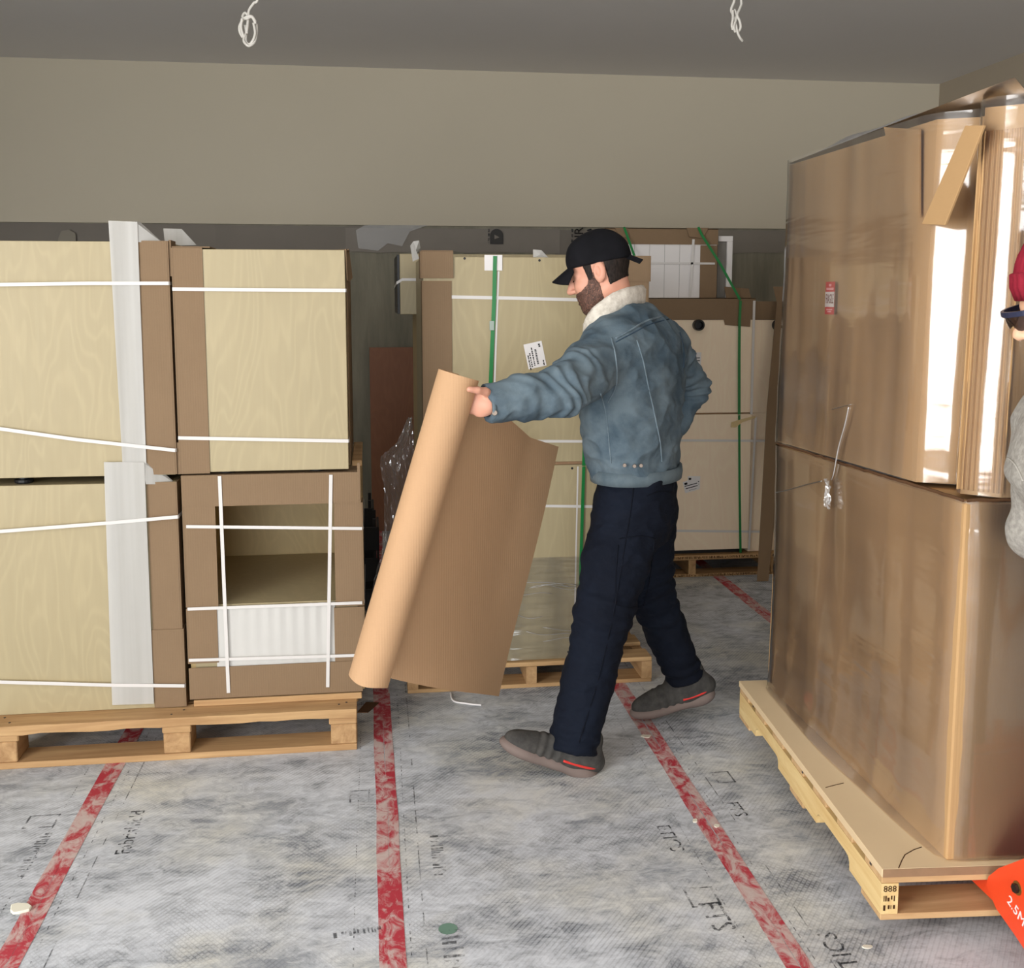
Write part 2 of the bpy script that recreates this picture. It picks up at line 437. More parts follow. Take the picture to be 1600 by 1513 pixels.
struct(boxes('window_2', [(-3.15, 0.85, WY0 - .1, WY0 - .04, .22, .29), (-3.15, 0.85, WY0 - .1, WY0 - .04, 2.73, 2.8), (-3.15, -3.08, WY0 - .1, WY0 - .04, .29, 2.73), (0.78, 0.85, WY0 - .1, WY0 - .04, .29, 2.73)], BLACK))

# grey membrane strips lapped along the top of the concrete
zb = at(600, 396, WY1)[2]
def memb(x0, x1, za, zc, mat, d=.004):
    X0 = at(x0, 370, WY1)[0]; X1 = at(x1, 370, WY1)[0]
    rnd = random.Random(int(x0)); P = []; k = 14
    for i in range(k + 1):
        P.append((X0 + (X1 - X0) * i / k, WY1 + .018 - d, za + rnd.uniform(-.006, .006)))
    for i in range(k, -1, -1):
        P.append((X0 + (X1 - X0) * i / k, WY1 + .018 - d, zc + rnd.uniform(-.004, .004)))
    return slab('membrane_strip', P, (0, -1, 0), .003, mat, wl)
memb(-250, 342, zb + .02, ZS - .004, MEMB, .002)
memb(336, 600, zb + .012, ZS - .008, MEMB, .006)
memb(540, 875, zb + .01, ZS - .016, MEMB2, .010)
memb(868, 1130, zb - .05, ZS - .02, MEMB, .004)
memb(1110, 1420, zb + .02, ZS - .012, MEMB2, .008)
# a torn scrap of clear film over the joint
slab('film_scrap', [at(x, y, WY1 - .012) for x, y in ((570, 352), (668, 352), (640, 362), (628, 385), (606, 380), (590, 392), (560, 388), (556, 360))], (0, -1, 0), .001, m_film('film_scrap', .0, .35, haze=.14, bump=.2, fres=.4), wl)
slab('grey_scrap', [at(x, y, WY1 - .012) for x, y in ((91, 372), (96, 361), (108, 359), (118, 365), (119, 380), (91, 380))], (0, -1, 0), .001, m_plain('grey_scrap', (140, 134, 122), .8, .2), wl)
# printed marks on the membrane
text('print_letters', 'DUR', at(905, 376, WY1 - .006), .088, (0, 0, 1), (-1, 0, 0), INK, wl)
for i in range(5):
    p = at(894, 360 + i * 8, WY1 - .004); box('print_mark', p[0] - .008, p[0] + .006, p[1], p[1] + .001, p[2] - .012, p[2] + .01, INKF, wl, 0)
V = []; c0 = at(776, 371, WY1 - .004)
pts = [(math.cos(a) * .045, math.sin(a) * .045 + .012) for a in np.linspace(0, math.pi, 10)]
slab('print_stamp', [c0 + np.array([a, 0, b]) for a, b in [(.045, -.045)] + pts + [(-.045, -.045)]], (0, -1, 0), .0006, m_plain('stamp_grey', (62, 60, 58), .6, .3), wl)
slab('print_stamp_arrow', [c0 + np.array([a, -.0012, b]) for a, b in ((-.015, -.012), (.02, .0), (-.015, .018))], (0, -1, 0), .0006, MEMB2, wl)
for i in range(4):
    p = at(764, 360 + i * 7, WY1 - .004); box('print_mark', p[0] - .006, p[0] + .004, p[1], p[1] + .001, p[2] - .012, p[2] + .01, INKF, wl, 0)

# floor: red tape along the sheet joints, printed guide lines and lettering
for X in (-.862, .026, .967, 1.905):
    for s, wd in ((-1, .034), (1, .030)):
        ys = np.linspace(WY0 + 2, WY1 - .1, 60); rnd = random.Random(int(X * 100) + s)
        xs = [X + s * .0165 + rnd.uniform(-.002, .002) + .006 * math.sin(y * .9 + X * 5) for y in ys]
        V = []; Fs = []
        for i, y in enumerate(ys):
            V += [(xs[i] - wd / 2, y, .0006 + (s > 0) * .0005), (xs[i] + wd / 2, y, .0006 + (s > 0) * .0005)]
            if i: Fs.append((2 * i - 2, 2 * i - 1, 2 * i + 1, 2 * i))
        mobj('red_tape', V, Fs, TAPE, floor)
    # printed lines either side of the tape
    for dx, dash in ((.088, 0), (.052, .028), (-.085, .016)):
        V = []; Fs = []; y = 1.6; rnd = random.Random(int(X * 77 + dx * 1000))
        while y < 6.9:
            ln = .05 if not dash else dash * .55; st = .05 if not dash else dash
            if rnd.random() < .72:
                xx = X + dx + .004 * math.sin(y * 2 + X); n = len(V); w2 = .0016 if not dash else .0014
                V += [(xx - w2, y, .0007), (xx + w2, y, .0007), (xx + w2, y + ln, .0007), (xx - w2, y + ln, .0007)]; Fs.append((n, n + 1, n + 2, n + 3))
            y += st
        o = mobj('printed_line', V, Fs, INKF, floor); o['kind'] = 'stuff'
def ftext(s, px, py, size, ang, mat=INKF):
    p = onz(px, py); a = math.radians(ang)
    text('floor_print', s, (p[0], p[1], .0008), size, (math.cos(a), math.sin(a), 0), (-math.sin(a), math.cos(a), 0), mat, floor, .0002)
def fmark(px, py, ln, h, ang):
    p = onz(px, py); a = math.radians(ang)
    marks('floor_print', (p[0], p[1], .0009), ln, h, (math.cos(a), math.sin(a), 0), (-math.sin(a), math.cos(a), 0), INKF, floor, int(px))
ftext('FTS', 1118, 1432, .085, -88); ftext('ETICS', 1316, 1492, .07, 92)
ftext('Fabrishield', 205, 1300, .06, 92); fmark(52, 1335, .24, .032, 88)
ftext('FTS', 1150, 1265, .06, -88); ftext('ETICS', 1046, 1310, .06, -88); fmark(708, 1482, .16, .05, 90); fmark(684, 1335, .22, .035, 90)
fmark(572, 1455, .16, .022, 8)
def frame(px, py, wx, wy, gx=.006):
    p = onz(px, py)
    for (x0, x1, y0, y1) in ((-wx, wx, wy - gx, wy), (-wx, wx, -wy, -wy + gx), (-wx, -wx + gx, -wy, wy), (wx - gx, wx, -wy, wy)):
        n = [(p[0] + x0, p[1] + y0, .0008), (p[0] + x1, p[1] + y0, .0008), (p[0] + x1, p[1] + y1, .0008), (p[0] + x0, p[1] + y1, .0008)]
        mobj('floor_print_box', n, [(0, 1, 2, 3)], INKF, floor)
frame(65, 1284, .045, .04); frame(562, 1247, .032, .05); frame(1097, 1402, .04, .045); frame(1130, 1215, .03, .04)
p = onz(700, 1452); mobj('floor_print_emblem', [(p[0] + .024 * math.cos(a), p[1] + .024 * math.sin(a), .0008) for a in np.linspace(0, 6.2, 16)], [tuple(range(16))], m_plain('faded_green_print', (110, 140, 124), .8, .1), floor)

# ------------------------------------------------------------------ block pallet under the left cabinets
FR = (0, -1, 0)
PY = 3.50
def block_pallet(label, x0, x1, y0, y1, group):
    t = thing('wooden_pallet', label, 'pallet', ((x0 + x1) / 2, (y0 + y1) / 2, 0), group)
    for k, xx in enumerate((x0, (x0 + x1) / 2 - .044, x1 - .088)):
        for j, yy in enumerate((y0 + .004, (y0 + y1) / 2 - .06, y1 - .124)):
            b = box('block', xx, xx + .088, yy, yy + .12, .022, .092, PALY, t, .003)
    rnd = random.Random(4)
    for j, yy in enumerate((y0, (y0 + y1) / 2 - .06, y1 - .12)):
        box('bottom_board', x0, x1, yy, yy + .12, 0, .022, PALX, t, .002)
        for xx in (x0 + .003, (x0 + x1) / 2 - .044, x1 - .091): box('stringer_board', xx - .003, xx + .092, yy + .002, yy + .116, .0925, .1175 if j == 0 else .1135, PALX, t, .004)
    n = 7; dw = .115
    for j in range(n):
        yy = y0 + (y1 - y0 - dw) * j / (n - 1)
        z = .118 if j == 0 else .114
        k = 22; V = []; Fs = []
        for i in range(k + 1):
            x = x0 + (x1 - x0) * i / k; dz = rnd.uniform(-.004, .003) if j == 0 else 0
            V += [(x, yy, z + dz), (x, yy + dw, z), (x, yy + dw, z + .03), (x, yy, z + .03 + rnd.uniform(-.001, .001))]
        for i in range(k):
            for q in range(4): Fs.append((4 * i + q, 4 * i + 4 + q, 4 * i + 4 + (q + 1) % 4, 4 * i + (q + 1) % 4))
        Fs += [(0, 1, 2, 3), (4 * k + 3, 4 * k + 2, 4 * k + 1, 4 * k)]
        b = mobj('deck_board', V, Fs, PALX, t)
        if j == 0:
            for xx in (x0 + .03, x0 + .06, (x0 + x1) / 2 - .02, (x0 + x1) / 2 + .015, x1 - .06, x1 - .035):
                cyl('nail', (xx, yy + rnd.uniform(.03, .09), z + .0295), (0, 0, 1), .004, .0014, DKGREY, b, 8)
    return t
block_pallet('weathered wooden block pallet carrying the four strapped plywood cabinets', -1.267, -.067, PY, PY + 1.0, None)

CY0 = 3.60          # front plane of the left cabinets
CYB = 4.32
def hstrap(parent, xs, zs, yb, right_back=True, w=.0115, mat=None, left_back=False):
    """strap across the front, turned round the corner(s)"""
    P = []; Nn = []; y = yb - .0015
    if left_back: P.append((xs[0] - .001, CYB, zs[0])); Nn.append((-1, 0, 0)); P.append((xs[0] - .001, y + .004, zs[0])); Nn.append((-1, 0, 0))
    for x, z in zip(xs, zs): P.append((x, y, z)); Nn.append(FR)
    ribbon('strap', P, Nn, w, .0012, mat or STRAPW, parent)
    if right_back:
        ribbon('strap', [(xs[-1] + .0012, y + .002, zs[-1]), (xs[-1] + .0012, yb + .5, zs[-1])], (1, 0, 0), w, .0012, mat or STRAPW, parent)
def X_(px, py, Y=CY0): return at(px, py, Y)[0]
def Z_(px, py, Y=CY0): return at(px, py, Y)[2]

def foam_strip(parent, tl, tr, bl, br, fold, Y, bumpy=.003):
    """tall strip of white foam; fold = the corner turned over at its top"""
    k = 26; m = 6; V = []; Fs = []; rnd = random.Random(int(tl[0]))
    a, b, c, d = (np.array(at(*q, Y)) for q in (tl, tr, bl, br))
    for i in range(k + 1):
        s = i / k
        for j in range(m + 1):
            u = j / m; p = (a * (1 - u) + b * u) * (1 - s) + (c * (1 - u) + d * u) * s
            p = p + np.array([0, -.0035 - bumpy * (.5 + .5 * math.sin(u * 9 + s * 3)) - rnd.uniform(0, .0015), 0]); V.append(p)
    n = len(V)
    V += [p + np.array([0, .0025, 0]) for p in V]
    for i in range(k):
        for j in range(m):
            q = i * (m + 1) + j
            Fs.append((q, q + m + 1, q + m + 2, q + 1)); Fs.append((q + n, q + 1 + n, q + m + 2 + n, q + m + 1 + n))
    o = mobj('foam_strip', V, Fs, FOAM, parent, smooth=True)
    if fold:
        P = [at(*q, Y - .006) for q in fold[:2]] + [at(*fold[2], Y + .03)] + [at(*q, Y + .02) for q in fold[3:]]
        V = P + [p + np.array([0, .002, 0]) for p in P]; m = len(P)
        mobj('folded_corner', V, [tuple(range(m)), tuple(range(2 * m - 1, m - 1, -1))] + [(i, i + m, (i + 1) % m + m, (i + 1) % m) for i in range(m)], FOAM, o)
    return o

def guard(parent, x0, x1, Y, z0, z1, side, depth=.09, mat=None, name='corner_guard', t=.004):
    """folded cardboard angle: a front leaf and a leaf round the given side (+1 right, -1 left)"""
    V = []; Fs = []
    leafs = [(x0, x1, Y - t, Y - .0002, z0, z1)]
    leafs.append((x1 - .0005, x1 + t, Y - t, Y + depth, z0, z1) if side > 0 else (x0 - t, x0 + .0005, Y - t, Y + depth, z0, z1))
    return boxes(name, leafs, mat or CARD, parent)

def foot(parent, x, y, z0, z1):
    n = 20; prof = [(.028, 0), (.03, .004), (.03, .012), (.018, .014), (.018, 1.0)]
    V = []; Fs = []
    for i in range(n):
        a = 2 * math.pi * i / n
        for r, h in prof: V.append((x + r * math.cos(a), y + r * math.sin(a), z0 + min(h, z1 - z0)))
    m = len(prof)
    for i in range(n):
        for j in range(m - 1): q = i * m + j; r_ = ((i + 1) % n) * m + j; Fs.append((q, r_, r_ + 1, q + 1))
    Fs.append(tuple(i * m for i in range(n - 1, -1, -1)))
    mobj('levelling_foot', V, Fs, BLACK, parent, smooth=False)

def carcass(parent, x0, x1, y0, y1, z0, z1, front=True, mat=None, t=.018):
    mat = mat or PLY
    if front: box('front_panel', x0 + .001, x1 - .001, y0, y0 + t, z0, z1, mat, parent, .0012)
    box('side_panel', x0, x0 + t, y0 + t + .001, y1, z0, z1, mat, parent, .001)
    box('side_panel', x1 - t, x1, y0 + t + .001, y1, z0, z1, mat, parent, .001)
    box('top_panel', x0 + t, x1 - t, y0 + t + .001, y1 - .001, z1 - t, z1 - .001, mat, parent, .001)
    box('bottom_panel', x0 + t, x1 - t, y0 + t + .001, y1 - .001, z0 + .001, z0 + t, mat, parent, .001)
    box('back_panel', x0 + t, x1 - t, y1 - .02, y1 - .006, z0 + t, z1 - t, mat, parent, .001)

DECK = .148
GRP = 'strapped plywood cabinets on the block pallet'
# upper left cabinet
xl, xr = X_(0, 560) - .12, X_(268, 560)
zt, zbm = Z_(120, 377), Z_(120, 745)
zlt = Z_(120, 757)
xlr = X_(281, 920); zlb = DECK + .001
c = thing('plywood_cabinet', 'birch plywood cabinet wrapped with foam strip, stacked above the closed foam-wrapped one', 'cabinet', ((xl + xr) / 2, CY0 + .3, zbm), GRP)
carcass(c, xl, xr, CY0, CYB, zbm, zt)
g = guard(c, X_(219, 560), xr, CY0, zbm + .002, zt + .003, 1)
box('corner_cap', xr + .0045, xr + .012, CY0 + .002, CY0 + .09, Z_(268, 432), zt + .006, CARD, c, .001)
box('corner_cap', xr + .0045, xr + .012, CY0 + .002, CY0 + .09, zbm, Z_(268, 692), CARD, c, .001)
foam_strip(c, (170, 345), (215, 347), (192, 722), (229, 726), [(210, 346), (212, 378), (256, 381), (219, 347)], CY0 - .005)
hstrap(c, [xl, X_(140, 442), xr + .003], [Z_(0, 446), Z_(140, 443), Z_(265, 443)], CY0 - .012)
hstrap(c, [xl, X_(0, 669), X_(120, 686), xr + .003], [Z_(0, 660), Z_(0, 669), Z_(120, 686), Z_(275, 703)], CY0 - .012)
for px in (28,): foot(c, X_(px, 748), CY0 + .06, zlt, zbm + .002)
foot(c, X_(235, 748), CY0 + .06, zlt, zbm + .002); foot(c, X_(28, 748), CYB - .08, zlt, zbm + .002); foot(c, X_(235, 748), CYB - .08, zlt, zbm + .002)
# lower left cabinet
c = thing('plywood_cabinet', 'birch plywood cabinet with foam strip standing on pallet beside the open-fronted cabinet', 'cabinet', ((xl + xlr) / 2, CY0 + .3, zlb), GRP)
carcass(c, xl, xlr, CY0, CYB, zlb, zlt)
guard(c, X_(231, 800), xlr, CY0, Z_(280, 985), zlt + .002, 1)
guard(c, X_(240, 1050), xlr + .0045, CY0 - .004, zlb + .002, Z_(280, 982), 1, .1)
foam_strip(c, (163, 722), (226, 722), (176, 1101), (241, 1099), [(222, 722), (228, 757), (276, 757), (237, 722)], CY0 - .009)
hstrap(c, [xl, X_(0, 829), X_(180, 815), xlr + .006], [Z_(0, 836), Z_(0, 829), Z_(180, 815), Z_(283, 806)], CY0 - .016)
hstrap(c, [xl, X_(0, 1063), X_(180, 1068), xlr + .006], [Z_(0, 1062), Z_(0, 1063), Z_(180, 1068), Z_(290, 1069)], CY0 - .016)
# upper middle cabinet
x0, x1 = X_(276, 560), X_(542, 560); zu0, zu1 = Z_(410, 736), Z_(410, 390)
zl1 = Z_(400, 742)
c = thing('plywood_cabinet', 'closed birch plywood cabinet with one cardboard edge strip, stacked above open-fronted cabinet', 'cabinet', ((x0 + x1) / 2, CY0 + .3, zu0), GRP)
carcass(c, x0, x1, CY0, CYB, zu0, zu1)
guard(c, x0, X_(322, 560), CY0, zu0 - .004, zu1 + .004, -1)
box('corner_cap', x0 - .002, x0 + .12, CY0 + .001, CY0 + .14, zu1 + .0045, zu1 + .009, CARD, c, .001)
slab('corner_cap', [(x1 - .06, CY0 + .14, zu1 + .005), (x1 + .012, CY0 + .006, zu1 + .004), (x1 + .014, CY0 + .12, zu1 + .004)], (0, 0, 1), .004, CARD, c)
slab('corner_cap', [(x1 + .004, CY0 + .004, zu1 + .004), (x1 + .012, CY0 + .15, zu1 + .008), (x1 + .022, CY0 + .15, zu1 - .09), (x1 + .012, CY0 + .07, zu1 - .105), (x1 + .008, CY0 + .02, zu1 - .10)], (1, -.1, 0), .004, CARD, c)
box('side_guard', x1 + .001, x1 + .005, CY0 + .06, CYB - .02, zu0 + .004, zu1 - .004, CARD, c, .001)
hstrap(c, [x0 - .004, x1], [Z_(275, 452), Z_(541, 454)], CY0 - .005); hstrap(c, [x0 - .004, x1], [Z_(281, 684), Z_(542, 689)], CY0 - .005)
for px in (352, 495):
    foot(c, X_(px, 740), CY0 + .05, zl1 + .0035, zu0 + .002); foot(c, X_(px, 740), CYB - .08, zl1 + .0035, zu0 + .002)
# lower middle cabinet, open shelf and foam-wrapped drawer front
x0, x1 = X_(292, 920), X_(567, 920); z0 = .172; z1 = zl1
c = thing('open_cabinet', 'open-fronted cabinet framed in cardboard with dark shelf opening and white foam below', 'cabinet', ((x0 + x1) / 2, CY0 + .3, DECK), GRP)
box('plinth_board', x0 + .01, x1 - .01, CY0 - .012, CYB, DECK + .0005, z0 - .001, PALX, c, .002)
carcass(c, x0, x1, CY0, CYB, z0, z1, front=False, mat=PLYDK)
zsh = Z_(430, 942)
box('shelf', x0 + .019, x1 - .019, CY0 + .003, CYB - .022, zsh - .018, zsh, PLY, c, .001)
box('drawer_front', x0 + .019, x1 - .019, CY0 + .004, CY0 + .022, z0 + .019, zsh - .019, PLY, c, .001)
# wavy foam sheet over the drawer front
V = []; Fs = []; k = 40
fx0, fx1 = X_(338, 990), X_(524, 990); fz1, fz0 = Z_(430, 946), Z_(430, 1042)
for i in range(k + 1):
    u = i / k; x = fx0 + (fx1 - fx0) * u; am = .0035 * (u ** .7)
    for j in range(9):
        s = j / 8; V.append((x, CY0 - .006 - am * math.sin(u * 62) * (.3 + .7 * s), fz0 + (fz1 - fz0) * s + .006 * u))
n = len(V)
for i in range(k):
    for j in range(8): q = i * 9 + j; Fs.append((q, q + 9, q + 10, q + 1))
mobj('foam_sheet', V, Fs, FOAMSH, c, smooth=True)
ya = CY0 - .010
gl = guard(c, x0, X_(339, 860), CY0 - .006, Z_(300, 948), Z_(300, 790), -1)
guard(c, x0, X_(341, 1000), CY0 - .006, Z_(300, 1036), Z_(300, 950), -1)
guard(c, X_(523, 860), x1, CY0 - .006, Z_(540, 946), Z_(540, 785), 1); guard(c, X_(523, 1000), x1, CY0 - .006, Z_(540, 1032), Z_(540, 948), 1)
boxes('edge_guard', [(x0 - .003, x1 - .002, ya - .004, ya, Z_(420, 788), z1 + .004), (x0 - .003, x1 - .002, ya, CY0 + .12, z1 + .0002, z1 + .0034)], CARD, c)
box('edge_guard', x0 - .002, x1 - .006, ya - .004, ya, z0 + .004, Z_(420, 1037), CARD, c, .001)
box('guard_flap', x1 - .012, x1 - .002, ya - .009, ya - .005, Z_(560, 780), Z_(560, 722), CARD, c, .001)
box('top_slat', X_(542, 560) + .008, x1 + .003, CY0 + .13, CY0 + .62, z1 + .001, z1 + .022, PALX, c, .002)
ys = ya - .0065
for (a, b) in (((343, 744), (357, 1083)), ((517, 742), (512, 1074))):
    pa, pb = at(*a, ys), at(*b, ys); ribbon('strap', [(pa[0], ys, pa[2]), (pb[0], ys, pb[2])], FR, .0115, .0012, STRAPW, c)
for a, b in (((291, 823), (566, 826)), ((293, 952), (566, 942)), ((295, 1032), (567, 1024))):
    pa, pb = at(*a, ys + .0015), at(*b, ys + .0015); ribbon('strap', [(pa[0], ys + .0015, pa[2]), (pb[0], ys + .0015, pb[2])], FR, .0105, .0012, STRAPW, c)
    ribbon('strap', [(x1 + .0045, CY0 - .004, pb[2]), (x1 + .0045, CY0 + .5, pb[2])], (1, 0, 0), .0105, .0012, STRAPW, c)
# loose foam tail lying between the two upper cabinets
fp = [at(x, y, CY0 + .35) for x, y in ((255, 357), (284, 358), (307, 383), (258, 384))]
c = slab('foam_scrap', fp, (0.1, -1, .1), .003, FOAM, loc=fp[3]); props(c, 'torn white foam scrap sticking up between the two upper cabinets', 'foam scrap')

# ------------------------------------------------------------------ middle stack
MY = 4.02
MYB = 4.62
def stringer_pallet(name, label, O, ex, ey, W, L, lift, matb, mats, nb=7, h=.118, notch=True, sheet=False, group=None, top_t=.018):
    """stringers run along ey (L), deck boards along ex (W)"""
    O = np.array(O, float); ex = np.array(ex, float); ey = np.array(ey, float); ez = np.array((0, 0, 1.0))
    t = thing(name, label, 'pallet', O + ex * W / 2 + ey * L / 2 + ez * lift, group)
    def P(a, b, c): return O + ex * a + ey * b + ez * (lift + c)
    def bx(nm, a0, a1, b0, b1, c0, c1, m, bev=.002):
        return mobj(nm, [P(*q) for q in bv(a0, a1, b0, b1, c0, c1)], BF, m, t, bev=bev)
    bt = .016; sw = .042; hs = h - bt - top_t
    for a in (0, W / 2 - sw / 2, W - sw):
        if notch:
            prof = [(0, 0), (.17 * L, 0)]
            def nt(c0, c1, d):
                return [(c0, 0), (c0 + .002, d * .6), (c0 + .012, d * .92), (c0 + .03, d), (c1 - .03, d), (c1 - .012, d * .92), (c1 - .002, d * .6), (c1, 0)]
            prof = [(0, 0)] + nt(.16 * L, .36 * L, hs * .45) + nt(.64 * L, .84 * L, hs * .45) + [(L, 0), (L, hs), (0, hs)]
        else: prof = [(0, 0), (L, 0), (L, hs), (0, hs)]
        k = len(prof); V = [P(a, b, bt + c) for b, c in prof] + [P(a + sw, b, bt + c) for b, c in prof]
        Fs = [tuple(range(k)), tuple(range(2 * k - 1, k - 1, -1))] + [(i + k, i, (i + 1) % k, (i + 1) % k + k)[::-1] for i in range(k)]
        so = mobj('stringer', V, Fs, mats, t)
    for b in ((0, .12), (L / 2 - .06, L / 2 + .06), (L - .12, L)): bx('bottom_board', 0, W, b[0], b[1], 0, bt - .0003, matb)
    dw = .105
    for j in range(nb):
        b = (L - dw) * j / (nb - 1); bx('deck_board', 0, W, b, b + dw, h - top_t + .0003, h, matb)
    return t, P, bx
px0, px1 = at(637, 1083, 4.0)[0], at(1018, 1035, 4.0)[0]
mp, _, _ = stringer_pallet('wooden_pallet', 'pine stringer pallet under the film-wrapped plywood stack behind the man', (px0, 3.995, 0), (1, 0, 0), (0, 1, 0), px1 - px0, 1.2, 0, PALX, PALY, 7, .105, False)
MD = .106
zs_ = at(850, 727, MY)[2]; zt_ = at(780, 402, MY)[2]
xa, xb = at(662, 560, MY)[0], at(1012, 430, MY)[0]
xlb_ = at(962, 980, MY)[0]
MG = 'plywood cabinets of the green-strapped middle stack'
c = thing('plywood_cabinet', 'tall plywood cabinet with tilted shipping label and green strap, upper half of wrapped stack', 'cabinet', ((xa + xb) / 2, MY + .3, zs_), MG)
carcass(c, xa, xb, MY, MYB, zs_ + .012, zt_)
box('underlay_board', xa + .02, xb - .02, MY + .004, MYB, zs_, zs_ + .0115, HDFE, c, .001)
guard(c, xa, at(706, 520, MY)[0], MY, zs_ + .02, zt_ - .09, -1, .08)
guard(c, xa - .006, at(708, 420, MY)[0], MY - .005, at(680, 435, MY)[2], zt_ + .02, -1, .09)
box('cap_flap', xa - .006, at(708, 420, MY)[0], MY - .005, MY + .08, zt_ + .0205, zt_ + .0245, CARD, c, .001)
guard(c, at(968, 520, MY)[0], xb, MY, zs_ + .02, zt_ - .085, 1, .08)
guard(c, at(966, 420, MY)[0], xb + .006, MY - .005, at(1000, 440, MY)[2], zt_ + .008, 1, .09)
for px, py in ((726, 404), (843, 407)): cyl('dowel_hole', at(px, py, MY - .0004), (0, 1, 0), .005, .003, BLACK, c, 10)
p0, p1 = at(757, 400, MY - .004), at(785, 423, MY - .004)
box('strap_pad', p0[0], p1[0], MY - .004, MY - .0002, p1[2], p0[2] + .004, WHITE, c, .0008)
hs_ = lambda pts, Y, w, m, par, th=.0012: ribbon('strap', [at(x, y, Y) for x, y in pts], FR, w, th, m, par)
hs_([(700, 464), (800, 466), (965, 470)], MY - .0012, .0125, STRAPW, c); hs_([(700, 689), (965, 690)], MY - .0012, .0105, STRAPW, c)
hs_([(779, 424), (776, 500), (772, 620), (770, 728)], MY - .001, .0075, STRAPW, c, .0007)
hs_([(773.5, 400), (772, 470), (768, 560), (765, 640), (763, 728)], MY - .0065, .015, STRAPG, c)
hs_([(915, 640), (912, 728)], MY - .003, .014, STRAPG, c)
p = at(768.5, 509, MY - .0095); box('strap_seal', p[0] - .009, p[0] + .009, p[1], p[1] + .002, p[2] - .018, p[2] + .018, m_plain('strap_seal_metal', (150, 160, 150), .4, .5, 0, 8, .6), c, .0005)

def ship_label(parent, cx, cy, Y, w, h, ang, tall=True, detail=1):
    p = np.array(at(cx, cy, Y)); a = math.radians(ang); r = np.array([math.cos(a), 0, math.sin(a)]); u = np.array([-math.sin(a), 0, math.cos(a)])
    q = lambda x, y, d=0: p + r * x + u * y + np.array([0, -d, 0])
    lab = slab('shipping_label', [q(-w / 2, -h / 2), q(w / 2, -h / 2), q(w / 2, h / 2), q(-w / 2, h / 2)], FR, .0005, WHITE, parent)
    def bar(x0, x1, y0, y1, m=INK): slab('label_print', [q(x0, y0, .0006), q(x1, y0, .0006), q(x1, y1, .0006), q(x0, y1, .0006)], FR, .0003, m, lab)
    rnd = random.Random(int(cx))
    if tall:      # text runs vertically on the label
        y = h * .22
        while y > -h * .34:
            d = rnd.choice((.0016, .0026, .004)); bar(w * .02, w * .12, y - d, y); y -= d + rnd.choice((.0012, .002))
        for xx, ya_, yb_ in ((-w * .12, -.42, .32), (-w * .27, -.45, .12), (-w * .38, -.45, .05), (.38 * w, -.44, -.26)):
            y = h * yb_
            while y > h * ya_:
                d = rnd.uniform(.004, .011); bar(xx - .0022, xx + .0022, y - d, y); y -= d + rnd.uniform(.001, .004)
        bar(w * .27, w * .37, h * .35, h * .41); bar(w * .28, w * .38, h * .28, h * .335)
    else:
        for yy, xa_, xb_, t_ in ((.28, -.42, -.22, .006), (.08, -.44, .42, .0022), (-.14, -.40, .42, .0022), (-.36, -.2, .3, .0008)):
            bar(w * xa_, w * xb_, h * yy - t_, h * yy + t_)
    return lab
ship_label(c, 836, 555, MY - .0012, .072, .098, 12)
# lower half
c = thing('plywood_cabinet', 'plywood cabinet at the bottom of middle stack with wrinkled stretch film at foot', 'cabinet', ((xa + xlb_) / 2, MY + .3, MD), MG)
carcass(c, xa, xlb_, MY, MYB, MD, zs_ - .001)
cyl('dowel_hole', at(894, 732, MY - .0004), (0, 1, 0), .005, .003, BLACK, c, 10); cyl('dowel_hole', at(888, 1019, MY - .0004), (0, 1, 0), .005, .003, BLACK, c, 10)
hs_([(690, 789), (955, 792)], MY - .0012, .0105, STRAPW, c); hs_([(912, 729), (908, 860), (905, 1022)], MY - .009, .0125, STRAPG, c)
hs_([(903, 729), (900, 860), (897, 1022)], MY - .001, .006, STRAPW, c, .0007)
guard(c, xa, at(704, 850, MY)[0], MY, MD + .002, zs_ - .006, -1, .08)
# film band round the foot of the stack
V = []; Fs = []; zf1 = at(850, 872, MY)[2]; k = 60; m = 26; rnd = random.Random(3)
loopx = [(xa - .012, MYB, -1)] + [(xa - .012, MY - .006, -1)] + [(xlb_ + .008, MY - .006, 0)] + [(xlb_ + .008, MYB, 1)]
pts = []
for (a, b) in zip(loopx[:-1], loopx[1:]):
    for i in range(k // 3): pts.append((a[0] + (b[0] - a[0]) * 3 * i / k, a[1] + (b[1] - a[1]) * 3 * i / k))
pts.append(loopx[-1][:2])
for i, (x, y) in enumerate(pts):
    for j in range(m + 1):
        V.append((x, y - .002 * math.sin(i * .5 + j) * (x > xa and x < xlb_), MD + .003 + (zf1 - MD) * j / m))
for i in range(len(pts) - 1):
    for j in range(m): q = i * (m + 1) + j; Fs.append((q, q + m + 1, q + m + 2, q + 1))
mobj('stretch_film', V, Fs, FILM3, c, smooth=True)
for i in range(9):
    y0 = random.Random(i).uniform(890, 1005); x0_ = random.Random(i + 50).uniform(795, 850); L_ = random.Random(i + 9).uniform(40, 110); sl = random.Random(i + 5).uniform(-.12, .22)
    tube('film_crease', [at(x0_ + L_ * s, y0 + L_ * s * sl + 3 * math.sin(s * 5 + i), MY - .0075) for s in np.linspace(0, 1, 8)], .0009, (bpy.data.materials.get('film_crease') or m_film('film_crease', .35, .3, haze=.55, bump=0)), c, 5)
